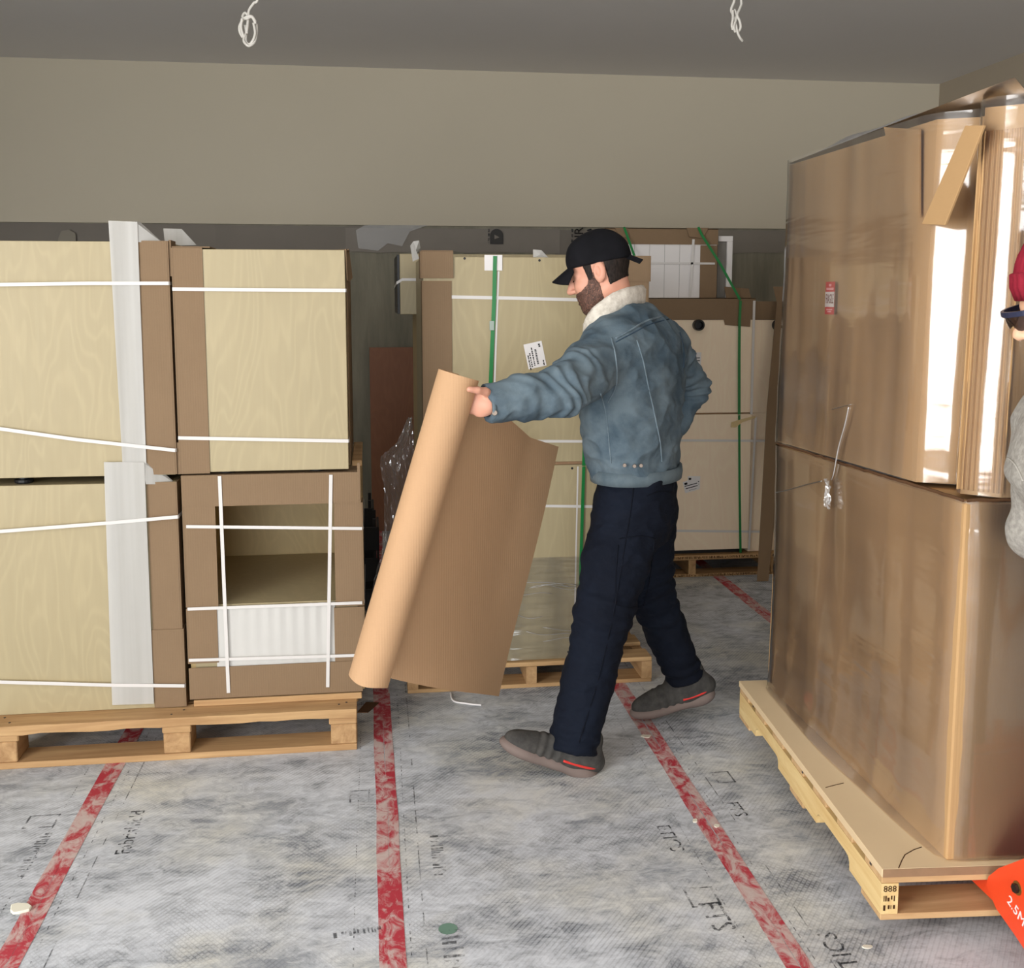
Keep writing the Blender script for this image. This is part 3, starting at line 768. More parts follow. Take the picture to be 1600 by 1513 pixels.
# second row behind, with an overhanging drawer carcass lying on it
ry0, ry1 = 4.66, 5.15
pa, pb = at(622, 400, 4.9), at(645, 490, 4.9)
c = thing('plywood_cabinet', 'shadowed plywood cabinet in the second row of the middle pallet', 'cabinet', ((xa + xb) / 2, 4.9, MD), MG)
carcass(c, xa + .005, xb - .02, ry0, ry1, MD, pb[2] - .001, mat=PLYDK)
c = thing('drawer_box', 'shallow plywood drawer carcass with white strap, lying across the rear of the middle stack', 'drawer box', (.6, 4.9, pb[2]))
dx0 = pa[0]
box('body', dx0, xb - .1, ry0, ry1, pb[2], pa[2], PLY, c, .002)
box('edge_strip', dx0 - .012, dx0 - .0002, ry0 + .002, ry1, pb[2] + .002, pa[2] - .004, BLACK, c, .001)
p = at(630, 437, ry0); ribbon('strap', [(dx0 - .014, ry1, p[2] - .03), (dx0 - .014, ry0 - .001, p[2] - .015), (dx0 + .01, ry0 - .0015, p[2]), (dx0 + .3, ry0 - .0015, p[2])], [(-1, 0, 0), (-1, -1, 0), FR, FR], .012, .001, STRAPW, c)
# foam tails on top of the stack
def tail(label, pts, Y):
    P = [np.array(at(x, y, Y + .012 * math.sin(i * 1.7))) for i, (x, y) in enumerate(pts)]
    cc = sum(P) / len(P); base = min(P, key=lambda q: q[2])
    V = P + [cc + np.array([0, -.012, 0])] ; m = len(P)
    V2 = [np.array(v) + np.array([0, .003, 0]) for v in V]
    Fs = [(i, (i + 1) % m, m) for i in range(m)] + [(m + 1 + (i + 1) % m, m + 1 + i, 2 * m + 1) for i in range(m)] + [(i, m + 1 + i, m + 1 + (i + 1) % m, (i + 1) % m) for i in range(m)]
    o = mobj('foam_tail', V + V2, Fs, FOAM, loc=base); return props(o, label, 'foam scrap')
tail('twisted white foam tail standing up beside cardboard cap of the middle stack', [(645, 409), (641, 384), (646, 377), (655, 376), (657, 388), (649, 399), (655, 404)], MY + .2)
tail('small clipped foam tail behind the top edge of the green-strapped cabinet', [(833, 404), (833, 390), (846, 391), (860, 406)], MY + .05)

# leaning reddish sheet, clear film bag and clutter in the gap
p0, p1 = at(577, 545, 6.95), at(676, 545, 6.95)
z_ = p0[2]
c = hexa('plywood_sheet', [(p0[0], 6.93, 0), (p1[0], 6.93, 0), (p1[0], 6.945, 0), (p0[0], 6.945, 0)], [(p0[0], 7.11, z_), (p1[0], 7.11, z_), (p1[0], 7.125, z_), (p0[0], 7.125, z_)], REDPLY, bev=.001, loc=((p0[0] + p1[0]) / 2, 6.94, 0))
props(c, 'reddish-brown plywood sheet leaning against the concrete wall in the gap', 'plywood sheet')
def crumple(name, poly, Y, mat, amp, seed, label, cat, n=26):
    """hanging crumpled film: grid over an outline, pushed about in depth"""
    L_ = [np.array(at(x, y, Y)) for x, y in poly[0]]; R_ = [np.array(at(x, y, Y)) for x, y in poly[1]]
    L2 = catmull(L_, 8); R2 = catmull(R_, 8); rnd = np.random.RandomState(seed); V = []; Fs = []; k = len(L2)
    ph = rnd.uniform(0, 6, 8); fr = rnd.uniform(6, 26, 8)
    for i in range(k):
        for j in range(n):
            u = j / (n - 1); s = i / k
            d = sum(math.sin(fr[q] * (u * (1 if q % 2 else .3) + s * (.25 if q % 2 else 1.1)) + ph[q]) for q in range(8)) / 8 * amp + rnd.uniform(-1, 1) * amp * .07
            V.append(L2[i] * (1 - u) + R2[i] * u + np.array([rnd.uniform(-.003, .003), d, rnd.uniform(-.003, .003)]))
    for i in range(k - 1):
        for j in range(n - 1): q = i * n + j; Fs.append((q, q + n, q + n + 1, q + 1))
    base = min(V, key=lambda q: q[2]); o = mobj(name, V, Fs, mat, loc=base); return props(o, label, cat)
crumple('plastic_film', ([(636, 655), (620, 690), (594, 718), (600, 770), (598, 850), (585, 905), (574, 972)], [(644, 652), (646, 690), (648, 740), (648, 800), (646, 860), (642, 910), (630, 972)]), 4.45, FILM2, .05, 5, 'crumpled clear plastic film hanging down beside the middle stack', 'plastic film')
for i, (x0_, x1_, ya_, yb_, Y) in enumerate(((566, 584, 783, 835, 5.4), (568, 592, 812, 872, 5.0))):
    pa, pb = at(x0_, yb_, Y), at(x1_, ya_, Y)
    c = thing('dark_crate', ['small dark crate tucked behind the open-fronted cabinet', 'low black crate on the floor behind the open-fronted cabinet'][i], 'crate', (pb[0] - .15, Y + .12, 0))
    h = pb[2]; wx0, wx1 = pb[0] - .3, pb[0]
    box('base', wx0, wx1, Y, Y + .25, 0, .02, BLACK, c, .002)
    for q in range(3): box('slat', wx0, wx1, Y, Y + .012, .03 + q * (h - .03) / 3, .03 + (q + .75) * (h - .03) / 3, [DKGREY, BLACK][i], c, .002)
    for q in range(3): box('slat', wx1 - .012, wx1, Y + .013, Y + .25, .03 + q * (h - .03) / 3, .03 + (q + .75) * (h - .03) / 3, [DKGREY, BLACK][i], c, .002)
    for (xx, yy) in ((wx0 + .013, Y + .013), (wx1 - .03, Y + .013), (wx0 + .013, Y + .225), (wx1 - .03, Y + .225)): box('post', xx, xx + .016, yy, yy + .016, .021, h, DKGREY, c, .001)

# ------------------------------------------------------------------ stack at the back, right
BY = 5.55; BYB = 6.2
bx0, bx1 = at(955, 600, BY)[0], at(1176, 600, BY)[0]
ux1 = at(1222, 600, BY)[0]
bp, _, _ = stringer_pallet('wooden_pallet', 'printed wooden pallet below the far right stack of pale cabinets', (bx0 - .03, BY - .02, 0), (1, 0, 0), (0, 1, 0), ux1 - bx0 + .03, 1.15, 0, PALX, PALY, 6, .122, False, top_t=.026)
BD = .123
# print along the pallet's front boards
for z in (.107, .006):
    marks('board_print', ((bx0 + ux1) / 2, BY - .0208, z + .003), ux1 - bx0, .013, (1, 0, 0), (0, 0, 1), INKB, bp, int(z * 1000))
zsm = at(1080, 648, BY)[2]; zbt = at(1060, 467, BY)[2]
BG = 'pale cabinets of the far right stack'
def bcab(label, xa_, xb_, z0, z1, y0=BY):
    t = thing('plywood_cabinet', label, 'cabinet', ((xa_ + xb_) / 2, y0 + .3, z0), BG)
    carcass(t, xa_, xb_, y0, BYB, z0, z1, mat=PLY2); return t
c1 = bcab('pale cabinet with round black foot and upright label, upper half of far right stack', bx0, bx1, zsm + .008, zbt)
box('underlay_board', bx0 + .01, bx1 - .01, BY + .003, BYB, zsm, zsm + .0075, HDFE, c1, .001)
c2 = bcab('pale cabinet with two overlapping paper labels at bottom of far right stack', bx0, bx1, BD + .025, zsm - .001)
box('plinth_board', bx0 + .03, bx1 - .03, BY + .03, BYB, BD + .0005, BD + .0245, BLACK, c2, 0)
# kraft band over the top edge, cap at its right corner
boxes('edge_guard', [(bx0, bx1 + .002, BY - .005, BY - .0005, at(1060, 500, BY)[2], zbt + .004), (bx0, bx1 + .002, BY - .005, BY + .06, zbt + .0005, zbt + .004)], CARD, c1)
P = [at(x, y, BY - .006) for x, y in ((1136, 472), (1139, 487), (1131, 500), (1133, 508), (1172, 511), (1175, 470))]
slab('corner_cap', P, FR, .004, CARD, c1)
slab('corner_cap', [at(1136, 472, BY - .006), at(1175, 470, BY - .006), at(1170, 451, BY + .08), at(1132, 448, BY + .08)], (0, -.5, 1), .004, CARD, c1)
def knob(parent, px, py, Y):
    p = np.array(at(px, py, Y)); n = 24; V = []; Fs = []
    prof = [(.030, 0), (.030, -.034), (.027, -.038), (.021, -.038), (.019, -.03), (.019, -.012), (0.0, -.012)]
    for i in range(n):
        a = 2 * math.pi * i / n
        for r, d in prof: V.append(p + np.array([r * math.cos(a), d, r * math.sin(a)]))
    m = len(prof)
    for i in range(n):
        for j in range(m - 1): q = i * m + j; r_ = ((i + 1) % n) * m + j; Fs.append((q, q + 1, r_ + 1, r_))
    o = mobj('levelling_foot', V, Fs, BLACK, parent, smooth=False)
    cyl('foot_disc', p + np.array([0, -.014, 0]), (0, 1, 0), .017, .001, DKGREY, o, 16)
knob(c1, 1090, 508, BY)
ship_label(c1, 1085, 561, BY - .0012, .075, .07, 0, False)
l2 = ship_label(c2, 1084, 754, BY - .0012, .072, .07, -2, False)
l3 = ship_label(c2, 1080, 759, BY - .003, .085, .065, 14, False)
hs_([(990, 688), (1195, 689)], BY - .0012, .012, STRAPW, c2); hs_([(990, 829), (1195, 831)], BY - .0012, .012, STRAPW, c2)
# green strap down the front, and over the packages on top
hs_([(1157, 470), (1155.5, 500), (1155, 560), (1155, 648)], BY - .0115, .015, STRAPG, c1)
hs_([(1155, 649), (1155.5, 760), (1157, 864)], BY - .004, .013, STRAPG, c2)
hs_([(1178.5, 470), (1174, 648)], BY - .004, .014, STRAPW, c1); hs_([(1181, 652), (1170, 860)], BY - .004, .012, STRAPW, c2)
slab('tape_flap', [at(x, y, BY - .006) for x, y in ((1142, 668), (1143, 660), (1156, 656), (1180, 650), (1181, 653), (1160, 660), (1150, 668))], FR, .001, m_plain('yellowed_tape', (214, 190, 140), .4, .4), c2)
# neighbour units to the right
c3 = bcab('pale cabinet in shade beside the leaning cardboard sheet, upper one', bx1 + .006, ux1 + .05, zsm + .001, at(1200, 472, BY)[2], BY + .03)
box('edge_guard', bx1 + .006, ux1 + .05, BY + .025, BY + .0295, at(1190, 500, BY)[2], at(1200, 471, BY)[2], CARD, c3, .001)
knob(c3, 1214, 508, BY + .03)
c4 = bcab('pale cabinet in shade beside the leaning cardboard sheet, lower one', bx1 + .006, ux1 + .05, BD + .001, zsm - .0005, BY + .03)
# tall cardboard sheet leaning in front of them
P = [at(x, y, Y) for x, y, Y in ((1184, 868, 5.38), (1202, 866, 5.38), (1222, 700, 5.46), (1236, 448, 5.53), (1208, 448, 5.53), (1214, 473, 5.53), (1209, 520, 5.51), (1198, 640, 5.47))]
P[0][2] = P[1][2] = .004
c = slab('cardboard_sheet', P, (-.25, -1, 0), .005, CARD, loc=(P[0] + P[1]) / 2); props(c, 'tall narrow cardboard sheet leaning against far right cabinets', 'cardboard sheet')
# packages on top: white panels in kraft frame
ty = BY + .12
tz0 = zbt + .0045; tz1 = at(1030, 357, ty)[2]
tx0, tx1 = at(945, 420, ty)[0], at(1121, 420, ty)[0]
c = thing('wrapped_panel', 'white boards framed in cardboard with green straps on top of far right stack', 'panel pack', ((tx0 + tx1) / 2, ty + .15, tz0))
box('board_pack', tx0 + .004, tx1 - .004, ty + .006, ty + .32, tz0, tz1 - .004, WHITE, c, .002)
for i in range(5):
    xx = tx0 + .08 + i * .085; box('board_edge', xx, xx + .002, ty + .0045, ty + .0058, tz0, tz1 - .06, m_plain('board_joint', (176, 172, 168), .7, .2), c, 0)
boxes('frame_guard', [(tx0, tx1, ty, ty + .0044, at(1030, 382, ty)[2], tz1), (tx0, tx1, ty, ty + .33, tz1 - .0035, tz1 + .001)], CARD, c)
box('frame_guard', at(1094, 420, ty)[0], tx1 - .002, ty + .001, ty + .005, tz0, at(1030, 383, ty)[2], CARD, c, .001)
box('frame_guard', tx0, at(968, 420, ty)[0], ty + .001, ty + .005, tz0, at(1030, 383, ty)[2], CARD, c, .001)
for a, b, c_, d in ((961, 979, 984, 969), (1073, 1107, 1098, 1077)):
    slab('strap_pad', [at(a, 356, ty - .006), at(b, 356, ty - .006), at(c_, 372, ty - .02), at(d, 370, ty - .02)], (0, -1, .3), .004, CARD, c)
sy = ty - .003
hs_([(1083.5, 374), (1078, 464)], sy, .014, STRAPW, c); hs_([(1008, 411), (1117, 412)], sy, .011, STRAPW, c); hs_([(969, 374), (969, 386)], sy, .012, STRAPW, c)
ribbon('strap', [at(975, 355, ty - .012), at(979, 366, ty - .024), at(992, 402, ty - .06), at(1006, 436, BY - .02)], FR, .013, .001, STRAPG, c)
ribbon('strap', [at(1091, 355, ty - .012), at(1097, 368, ty - .024), at(1125, 412, ty - .06), at(1156.5, 469, BY - .014)], FR, .014, .001, STRAPG, c)
c = thing('white_frame', 'white framed panel standing behind the cardboard-wrapped boards on far right stack', 'frame', (tx1, ty + .2, tz0))
fa, fb = at(1117, 400, ty + .1)[0], at(1139, 400, ty + .1)[0]; fz = at(1139, 370, ty + .1)[2]
box('rail', fa, fb, ty + .04, ty + .075, fz - .03, fz, WHITE, c, .002)
box('stile', fb - .032, fb, ty + .04, ty + .075, tz0, fz - .0305, WHITE, c, .002)
box('infill', fa, fb - .033, ty + .052, ty + .066, tz0, fz - .031, m_plain('frame_infill', (120, 116, 110), .5, .3), c, .001)

# ------------------------------------------------------------------ big wrapped boxes on a raised pallet
ang = math.atan2(1.284 - 1.193, 3.451 - 2.221); ex = (math.cos(ang), -math.sin(ang), 0); ey = (math.sin(ang), math.cos(ang), 0)
LIFT = .062
rp, RP, RB = stringer_pallet('wooden_pallet', 'pale notched pine pallet lifted on the orange jack below the wrapped boxes', (1.193, 2.221, 0), ex, ey, .98, 1.233, LIFT, PALPX, PALP, 7, .112)
sh = mobj('top_sheet', [RP(*q) for q in bv(-.002, .985, -.004, 1.24, .1125, .1335)], BF, HDF, rp, bev=.001)
mobj('sheet_edge', [RP(*q) for q in bv(.0, .984, -.0056, -.0042, .113, .133)], BF, HDFE, rp)
tube('sheet_crack', [onz(x, y, LIFT + .1338) for x, y in ((1404, 1357), (1409, 1345), (1414, 1336), (1428, 1328), (1440, 1324))], .0012, INKB, rp, 5)
tube('sheet_crack', [onz(x, y, LIFT + .1338) for x, y in ((1290, 1231), (1305, 1227), (1318, 1224))], .0012, INKB, rp, 5)
tube('loose_string', [RP(.29, -.008, .118), RP(.315, -.008, .122), RP(.322, -.010, .10), RP(.318, -.008, .085), RP(.327, -.012, .06)], .003, WHITE, rp, 6)
ribbon('strap', [RP(.352, -.006, .134), RP(.349, -.0075, .122), RP(.347, -.0065, .113)], (0, -1, 0), .02, .001, STRAPG, rp)
text('end_stamp', '888', RP(.021, -.0008, .08), .022, ex, (0, 0, 1), INKB, rp, .0003)
for i in (1, 2): marks('end_stamp_line', RP(.021, -.0008, .08 - i * .024), .030, .014, ex, (0, 0, 1), INKB, rp, i)
for i in range(3): mobj('deck_nail', [RP(-.0012, .06 + i * .5 + a, .105 + b) for a, b in ((0, 0), (.012, 0), (.012, .006), (0, .006))], [(0, 1, 2, 3)], DKGREY, rp)
BZ = LIFT + .134
zsN = at(1510, 779, 2.226)[2]; zsF = at(1216, 690, 3.398)[2]
LBX = 1.362
lb = thing('cardboard_box', 'lower of two huge film-wrapped cardboard boxes, resting on raised pine pallet', 'box', (1.72, 2.8, BZ), 'film-wrapped cardboard boxes on the raised pallet')
hexa('box_body', [(LBX, 2.232, BZ), (2.1, 2.17, BZ), (2.1, 3.39, BZ), (LBX, 3.395, BZ)], [(LBX, 2.232, zsN - .012), (2.1, 2.17, zsN - .012), (2.1, 3.39, zsF - .012), (LBX + .014, 3.395, zsF - .012)], CARDL, lb, bev=.004)
# upper box: plan outline with its crushed near corner
ub = thing('cardboard_box', 'upper film-wrapped cardboard box with crushed corner and red FRAGILE sticker', 'box', (1.74, 2.8, zsF), 'film-wrapped cardboard boxes on the raised pallet')
PLAN = [(1.374, 3.40), (1.372, 2.475), (1.455, 2.425), (1.455, 2.37), (1.384, 2.292), (1.444, 2.222), (2.11, 2.17), (2.11, 3.40)]
def lean(x, y, z):      # the upper box leans outwards a little towards its top
    return (x + .012 * (z - 1.07) / .95, y, z)
zT = 1.985
def zseam(y): return zsN + (zsF - zsN) * (y - 2.226) / (3.398 - 2.226)
V = [lean(x, y, zseam(y)) for x, y in PLAN] + [lean(x, y, zT - .02 * (2.6 - min(y, 2.6)) ) for x, y in PLAN]; k = len(PLAN)
Fs = [tuple(range(k))[::-1], tuple(range(k, 2 * k))] + [((i + 1) % k, i, i + k, (i + 1) % k + k)[::-1] for i in range(k)]
mobj('box_body', V, [f[::-1] for f in Fs], CARDL, ub)
# torn lip along the seam
rnd = random.Random(12); pts = []
for i in range(40):
    y = 3.39 - (3.39 - 2.236) * i / 39; pts.append((LBX - .002 + .012 * (y - 2.23) / 1.17 - rnd.uniform(0, .003), y, zseam(y) - .006 + rnd.uniform(-.002, .002)))
V, Fs = sweep(pts, [(-.002, -.0035), (.002, -.0035), (.002, .004), (-.002, .004)]); mobj('torn_edge', V, Fs, CARDIN, ub)
pts = [(LBX + .002 + .6 * i / 20, 2.229 - .05 * i / 20, zsN - .006 + rnd.uniform(-.002, .002)) for i in range(21)]
V, Fs = sweep(pts, [(-.002, -.0035), (.002, -.0035), (.002, .004), (-.002, .004)]); mobj('torn_edge', V, Fs, CARDIN, ub)
# corrugated strip showing its flutes, in front of the crushed corner
V = []; Fs = []; k = 96
a0, a1 = np.array((1.378, 2.297)), np.array((1.446, 2.216))
nn = nrm((-.08, -.068, 0))
for i in range(k + 1):
    u = i / k; q = a0 * (1 - u) + a1 * u; d = .0045 + .0032 * math.sin(u * 9.5 * 2 * math.pi)
    for z, o_ in ((zsN + .01, -.02 * u), (zsN + .2, -.004), (zT - .06, 0.0)):
        V.append(np.array(lean(q[0], q[1], z)) + nn * (d + o_ * .2))
for i in range(k):
    for j in range(2): q = i * 3 + j; Fs.append((q, q + 3, q + 4, q + 1))
mobj('corrugated_flap', V, Fs, CARDL, ub, smooth=True)
# loose diagonal flap
X0 = 1.362
P = [onx(x, y, X0 - .012) for x, y in ((1508, 196), (1537, 196), (1476, 352), (1440, 350))]
slab('loose_flap', P, (-1, -.15, 0), .007, CARDL, ub, bev=.001)
P = [onx(x, y, X0 + .005) for x, y in ((1381, 199), (1437, 202), (1437, 340), (1418, 322), (1400, 290), (1394, 262))]
slab('torn_panel', P, (-1, 0, 0), .004, CARDL, ub)
# FRAGILE sticker
def stick(a, b, d=0):
    c0 = np.array(onx(1297, 466, 1.3655)); return c0 + np.array([-d, 0, 0]) + np.array([0, -1, 0]) * a + np.array([0, 0, 1]) * b
W_, H_ = .062, .097
def sq(nm, a0, a1, b0, b1, d, m, par, th=.0006): return slab(nm, [stick(a0, b0, d), stick(a1, b0, d), stick(a1, b1, d), stick(a0, b1, d)], (-1, 0, 0), th, m, par)
st = sq('fragile_sticker', -W_ / 2, W_ / 2, -H_ / 2, H_ / 2, .001, STICKR, ub, .0012)
sq('sticker_field', -W_ / 2, W_ / 2, -.026, .019, .0016, WHITE, st)
text('sticker_word', 'FRAGILE', stick(0, -.0035, .0019), .040, (0, -1, 0), (0, 0, 1), m_plain('sticker_ink', (110, 24, 44), .6, .2), st, .0002, sx=.36).scale = (1, 1, 1)
sq('sticker_line', -.024, .024, .024, .031, .0016, m_plain('sticker_pink', (246, 176, 182), .5, .3), st); sq('sticker_line', -.008, .008, .035, .042, .0016, bpy.data.materials['sticker_pink'], st)
sq('sticker_line', -.02, .02, -.036, -.032, .0016, bpy.data.materials['sticker_pink'], st); sq('sticker_line', -.012, .012, -.042, -.038, .0016, bpy.data.materials['sticker_pink'], st)

# stretch film round both boxes (one skin for each box)
def skin(name, plan, z0f, z1f, parent, off, flare, mat, nz=44, seed=1):
    loop = []; k = len(plan)
    for i in range(k):
        a = np.array(plan[i]); b = np.array(plan[(i + 1) % k]); n = max(3, int(np.linalg.norm(b - a) / .03))
        for j in range(n): loop.append(a * (1 - j / n) + b * j / n)
    loop = np.array(loop)
    for _ in range(2): loop = (np.roll(loop, 1, 0) + loop * 2 + np.roll(loop, -1, 0)) / 4
    cen = loop.mean(0); tn = np.roll(loop, -1, 0) - np.roll(loop, 1, 0); nm = np.stack([tn[:, 1], -tn[:, 0]], 1); nm /= np.linalg.norm(nm, axis=1)[:, None]
    if ((loop - cen) * nm).sum() < 0: nm = -nm
    V = []; Fs = []; m = len(loop)
    for j in range(nz + 1):
        s = j / nz
        for i in range(m):
            q = loop[i]; z = z0f(q[1]) + (z1f(q[1]) - z0f(q[1])) * s
            wv = .0025 * math.sin(i * .35 + s * 5 + seed) + .0007 * math.sin(s * 40 + i * .11)
            fl = flare(q, z)
            p = q + nm[i] * (off + wv + fl); V.append(lean(p[0], p[1], z) if name == 'film_upper' else (p[0], p[1], z))
    for j in range(nz):
        for i in range(m): a = j * m + i; b = j * m + (i + 1) % m; Fs.append((a, b, b + m, a + m))
    return mobj('stretch_film', V, Fs, mat, parent, smooth=True)
def fl_low(q, z):
    if q[0] > 1.5 or q[1] < 2.25: return 0
    u = (q[1] - 2.23) / 1.17
    return .035 * math.exp(-(z - BZ) / .05) * math.sin(math.pi * min(1, max(0, u))) ** .7
skin('film_lower', [(LBX, 3.395), (LBX, 2.232), (2.1, 2.17), (2.1, 3.39)], lambda y: BZ + .003, lambda y: zseam(y) - .008, lb, .008, fl_low, FILM, seed=2)
skin('film_upper', PLAN, lambda y: zseam(y) + .002, lambda y: zT + .012, ub, .020, lambda q, z: 0, FILM)
# film drawn over the top in a slack sheet
V = []; Fs = []; n = 24
for i in range(n + 1):
    for j in range(n + 1):
        u, v = i / n, j / n; y = 3.41 - 1.24 * v; x = 1.385 + (2.11 - 1.385) * u
        z = zT + .012 + .028 * math.sin(math.pi * min(1, v * 1.1)) * (1 - .5 * u) + .004 * math.sin(i * 1.3 + j * .9)
        if j == 0 or j == n or i == 0: z = zT + .006 + (.03 * v * (i == 0))
        V.append((x, y, z))
for i in range(n):
    for j in range(n): q = i * (n + 1) + j; Fs.append((q, q + 1, q + n + 2, q + n + 1))
mobj('top_film', V, Fs, m_film('top_film', .05, .3, bump=.2, scale=(3, 3, 3), haze=.5), ub, smooth=True)
# gathered film knot and its tail on the side
for pts, r in (([(1299, 750), (1303, 738), (1310, 700), (1320, 664), (1326, 636)], .0022), ([(1284, 752), (1262, 757), (1230, 766), (1212, 770)], .0016), ([(1300, 640), (1330, 632)], .001)):
    tube('film_crease', catmull([onx(x, y, 1.350) for x, y in pts], 5), r, bpy.data.materials['film_crease'], lb, 6)
V = []; Fs = []; rnd = random.Random(8); cen = onx(1296, 772, 1.345)
for i in range(9):
    for j in range(9):
        u, v = i / 8 - .5, j / 8 - .5; wd = .05 * (.45 + .55 * abs(v) * 1.6)
        V.append(cen + np.array([-.012 * rnd.random(), -u * wd, v * .085]) + np.array([0, rnd.uniform(-.004, .004), rnd.uniform(-.004, .004)]))
for i in range(8):
    for j in range(8): q = i * 9 + j; Fs.append((q, q + 9, q + 10, q + 1))
mobj('film_knot', V, Fs, bpy.data.materials['crumpled_film'], lb)

# ------------------------------------------------------------------ implicit surfaces for the figures
class Grid:
    def __init__(s, lo, hi, h):
        s.lo = np.array(lo, float); s.h = h; s.n = np.ceil((np.array(hi) - s.lo) / h).astype(int) + 1
        s.ax = [(s.lo[i] + h * np.arange(s.n[i])).astype(np.float32) for i in range(3)]
        s.d = np.full(s.n, 1.0, np.float32)
    def sub(s, lo, hi):
        sl = []; co = []
        for i in range(3):
            a = max(0, int((lo[i] - s.lo[i]) / s.h)); b = min(s.n[i], int((hi[i] - s.lo[i]) / s.h) + 2)
            if b <= a: return None, None
            sl.append(slice(a, b)); co.append(s.ax[i][a:b].reshape([-1 if j == i else 1 for j in range(3)]))
        return tuple(sl), co
    def add(s, prim, k=.02, op='u'):
        fn, lo, hi = prim; m = .05 + k
        sl, co = s.sub(np.array(lo) - m, np.array(hi) + m)
        if sl is None: return s
        f = fn(*co).astype(np.float32); d = s.d[sl]
        if op == 'u': 
            if k > 0:
                h = np.clip(.5 + .5 * (d - f) / k, 0, 1); s.d[sl] = d * (1 - h) + f * h - k * h * (1 - h)
            else: s.d[sl] = np.minimum(d, f)
        else:
            f = -f
            if k > 0:
                h = np.clip(.5 - .5 * (d - f) / k, 0, 1); s.d[sl] = d * (1 - h) + f * h + k * h * (1 - h)
            else: s.d[sl] = np.maximum(d, f)
        return s
    def clip(s, p, n):            # keep the side the normal points away from
        n = nrm(n); x, y, z = [s.ax[i].reshape([-1 if j == i else 1 for j in range(3)]) for i in range(3)]
        s.d = np.maximum(s.d, ((x - p[0]) * n[0] + (y - p[1]) * n[1] + (z - p[2]) * n[2]).astype(np.float32)); return s
    def mesh(s):
        d = s.d; ins = d < 0; n = s.n
        c = np.zeros(n - 1, np.int8)
        for i in (0, 1):
            for j in (0, 1):
                for k in (0, 1): c += ins[i:n[0] - 1 + i, j:n[1] - 1 + j, k:n[2] - 1 + k]
        I = np.argwhere((c > 0) & (c < 8)); idx = np.full(n - 1, -1, np.int32); idx[tuple(I.T)] = np.arange(len(I))
        acc = np.zeros((len(I), 3)); cnt = np.zeros(len(I))
        for ax in range(3):
            o1, o2 = [a for a in range(3) if a != ax]
            for a in (0, 1):
                for b in (0, 1):
                    p = I.copy(); p[:, o1] += a; p[:, o2] += b; q = p.copy(); q[:, ax] += 1
                    da = d[tuple(p.T)]; db = d[tuple(q.T)]; m = (da < 0) != (db < 0)
                    t = np.zeros(len(I)); t[m] = da[m] / (da[m] - db[m]); pos = p.astype(float); pos[:, ax] += t
                    acc[m] += pos[m]; cnt[m] += 1
        V = s.lo + s.h * acc / np.maximum(cnt, 1)[:, None]; Fs = []
        for ax in range(3):
            o1, o2 = [a for a in range(3) if a != ax]
            sl0 = [slice(1, n[a] - 1) for a in range(3)]; sl0[ax] = slice(0, n[ax] - 1); sl1 = list(sl0); sl1[ax] = slice(1, n[ax])
            A = ins[tuple(sl0)]; B = ins[tuple(sl1)]
            for m, rev in ((A & ~B, False), (~A & B, True)):
                E_ = np.argwhere(m); 
                if not len(E_): continue
                E_ = E_ + np.array([0 if a == ax else 1 for a in range(3)])
                q = []
                for a, b in ((0, 0), (-1, 0), (-1, -1), (0, -1)):
                    p = E_.copy(); p[:, o1] += a; p[:, o2] += b; q.append(idx[tuple(p.T)])
                q = np.stack(q, 1)
                if (ax == 1) ^ rev: q = q[:, ::-1]
                Fs.append(q)
        return V, np.concatenate(Fs)

def cone(p0, p1, r0, r1, flat=None):
    p0 = np.array(p0, float); p1 = np.array(p1, float); v = p1 - p0; L2 = max(v @ v, 1e-9); R = max(r0, r1)
    def fn(x, y, z):
        a, b, c = x - p0[0], y - p0[1], z - p0[2]
        t = np.clip((a * v[0] + b * v[1] + c * v[2]) / L2, 0, 1)
        a, b, c = a - t * v[0], b - t * v[1], c - t * v[2]
        if flat is not None:
            ax, f = flat; ax = nrm(ax); q = (a * ax[0] + b * ax[1] + c * ax[2]) * (1 / f - 1)
            a, b, c = a + q * ax[0], b + q * ax[1], c + q * ax[2]
        return np.sqrt(a * a + b * b + c * c) - (r0 + (r1 - r0) * t)
    return fn, np.minimum(p0, p1) - R, np.maximum(p0, p1) + R
def ell(c, r, fr=None):
    c = np.array(c, float); fr = np.eye(3) if fr is None else np.array(fr, float); R = max(r)
    def fn(x, y, z):
        a, b, c_ = x - c[0], y - c[1], z - c[2]
        q = [(a * fr[i][0] + b * fr[i][1] + c_ * fr[i][2]) for i in range(3)]
        k0 = np.sqrt(sum((q[i] / r[i]) ** 2 for i in range(3))); k1 = np.sqrt(sum((q[i] / r[i] ** 2) ** 2 for i in range(3))) + 1e-9
        return k0 * (k0 - 1) / k1
    return fn, c - R, c + R
def loft(secs, fr):
    """secs: (z, cx, cy, r_forward, r_side); fr = (forward, left) horizontal unit vectors"""
    S = np.array(secs, float); f, l = np.array(fr[0]), np.array(fr[1])
    def fn(x, y, z):
        cx, cy, a, b = (np.interp(z, S[:, 0], S[:, i]) for i in range(1, 5))
        dx, dy = x - cx, y - cy; u = (dx * f[0] + dy * f[1]) / a; v = (dx * l[0] + dy * l[1]) / b
        k0 = (np.abs(u) ** 2.3 + np.abs(v) ** 2.3) ** (1 / 2.3)
        return np.maximum((k0 - 1) * np.minimum(a, b), np.maximum(S[0, 0] - z, z - S[-1, 0]))
    R = S[:, 3:].max(); return fn, (S[:, 1].min() - R, S[:, 2].min() - R, S[0, 0]), (S[:, 1].max() + R, S[:, 2].max() + R, S[-1, 0])
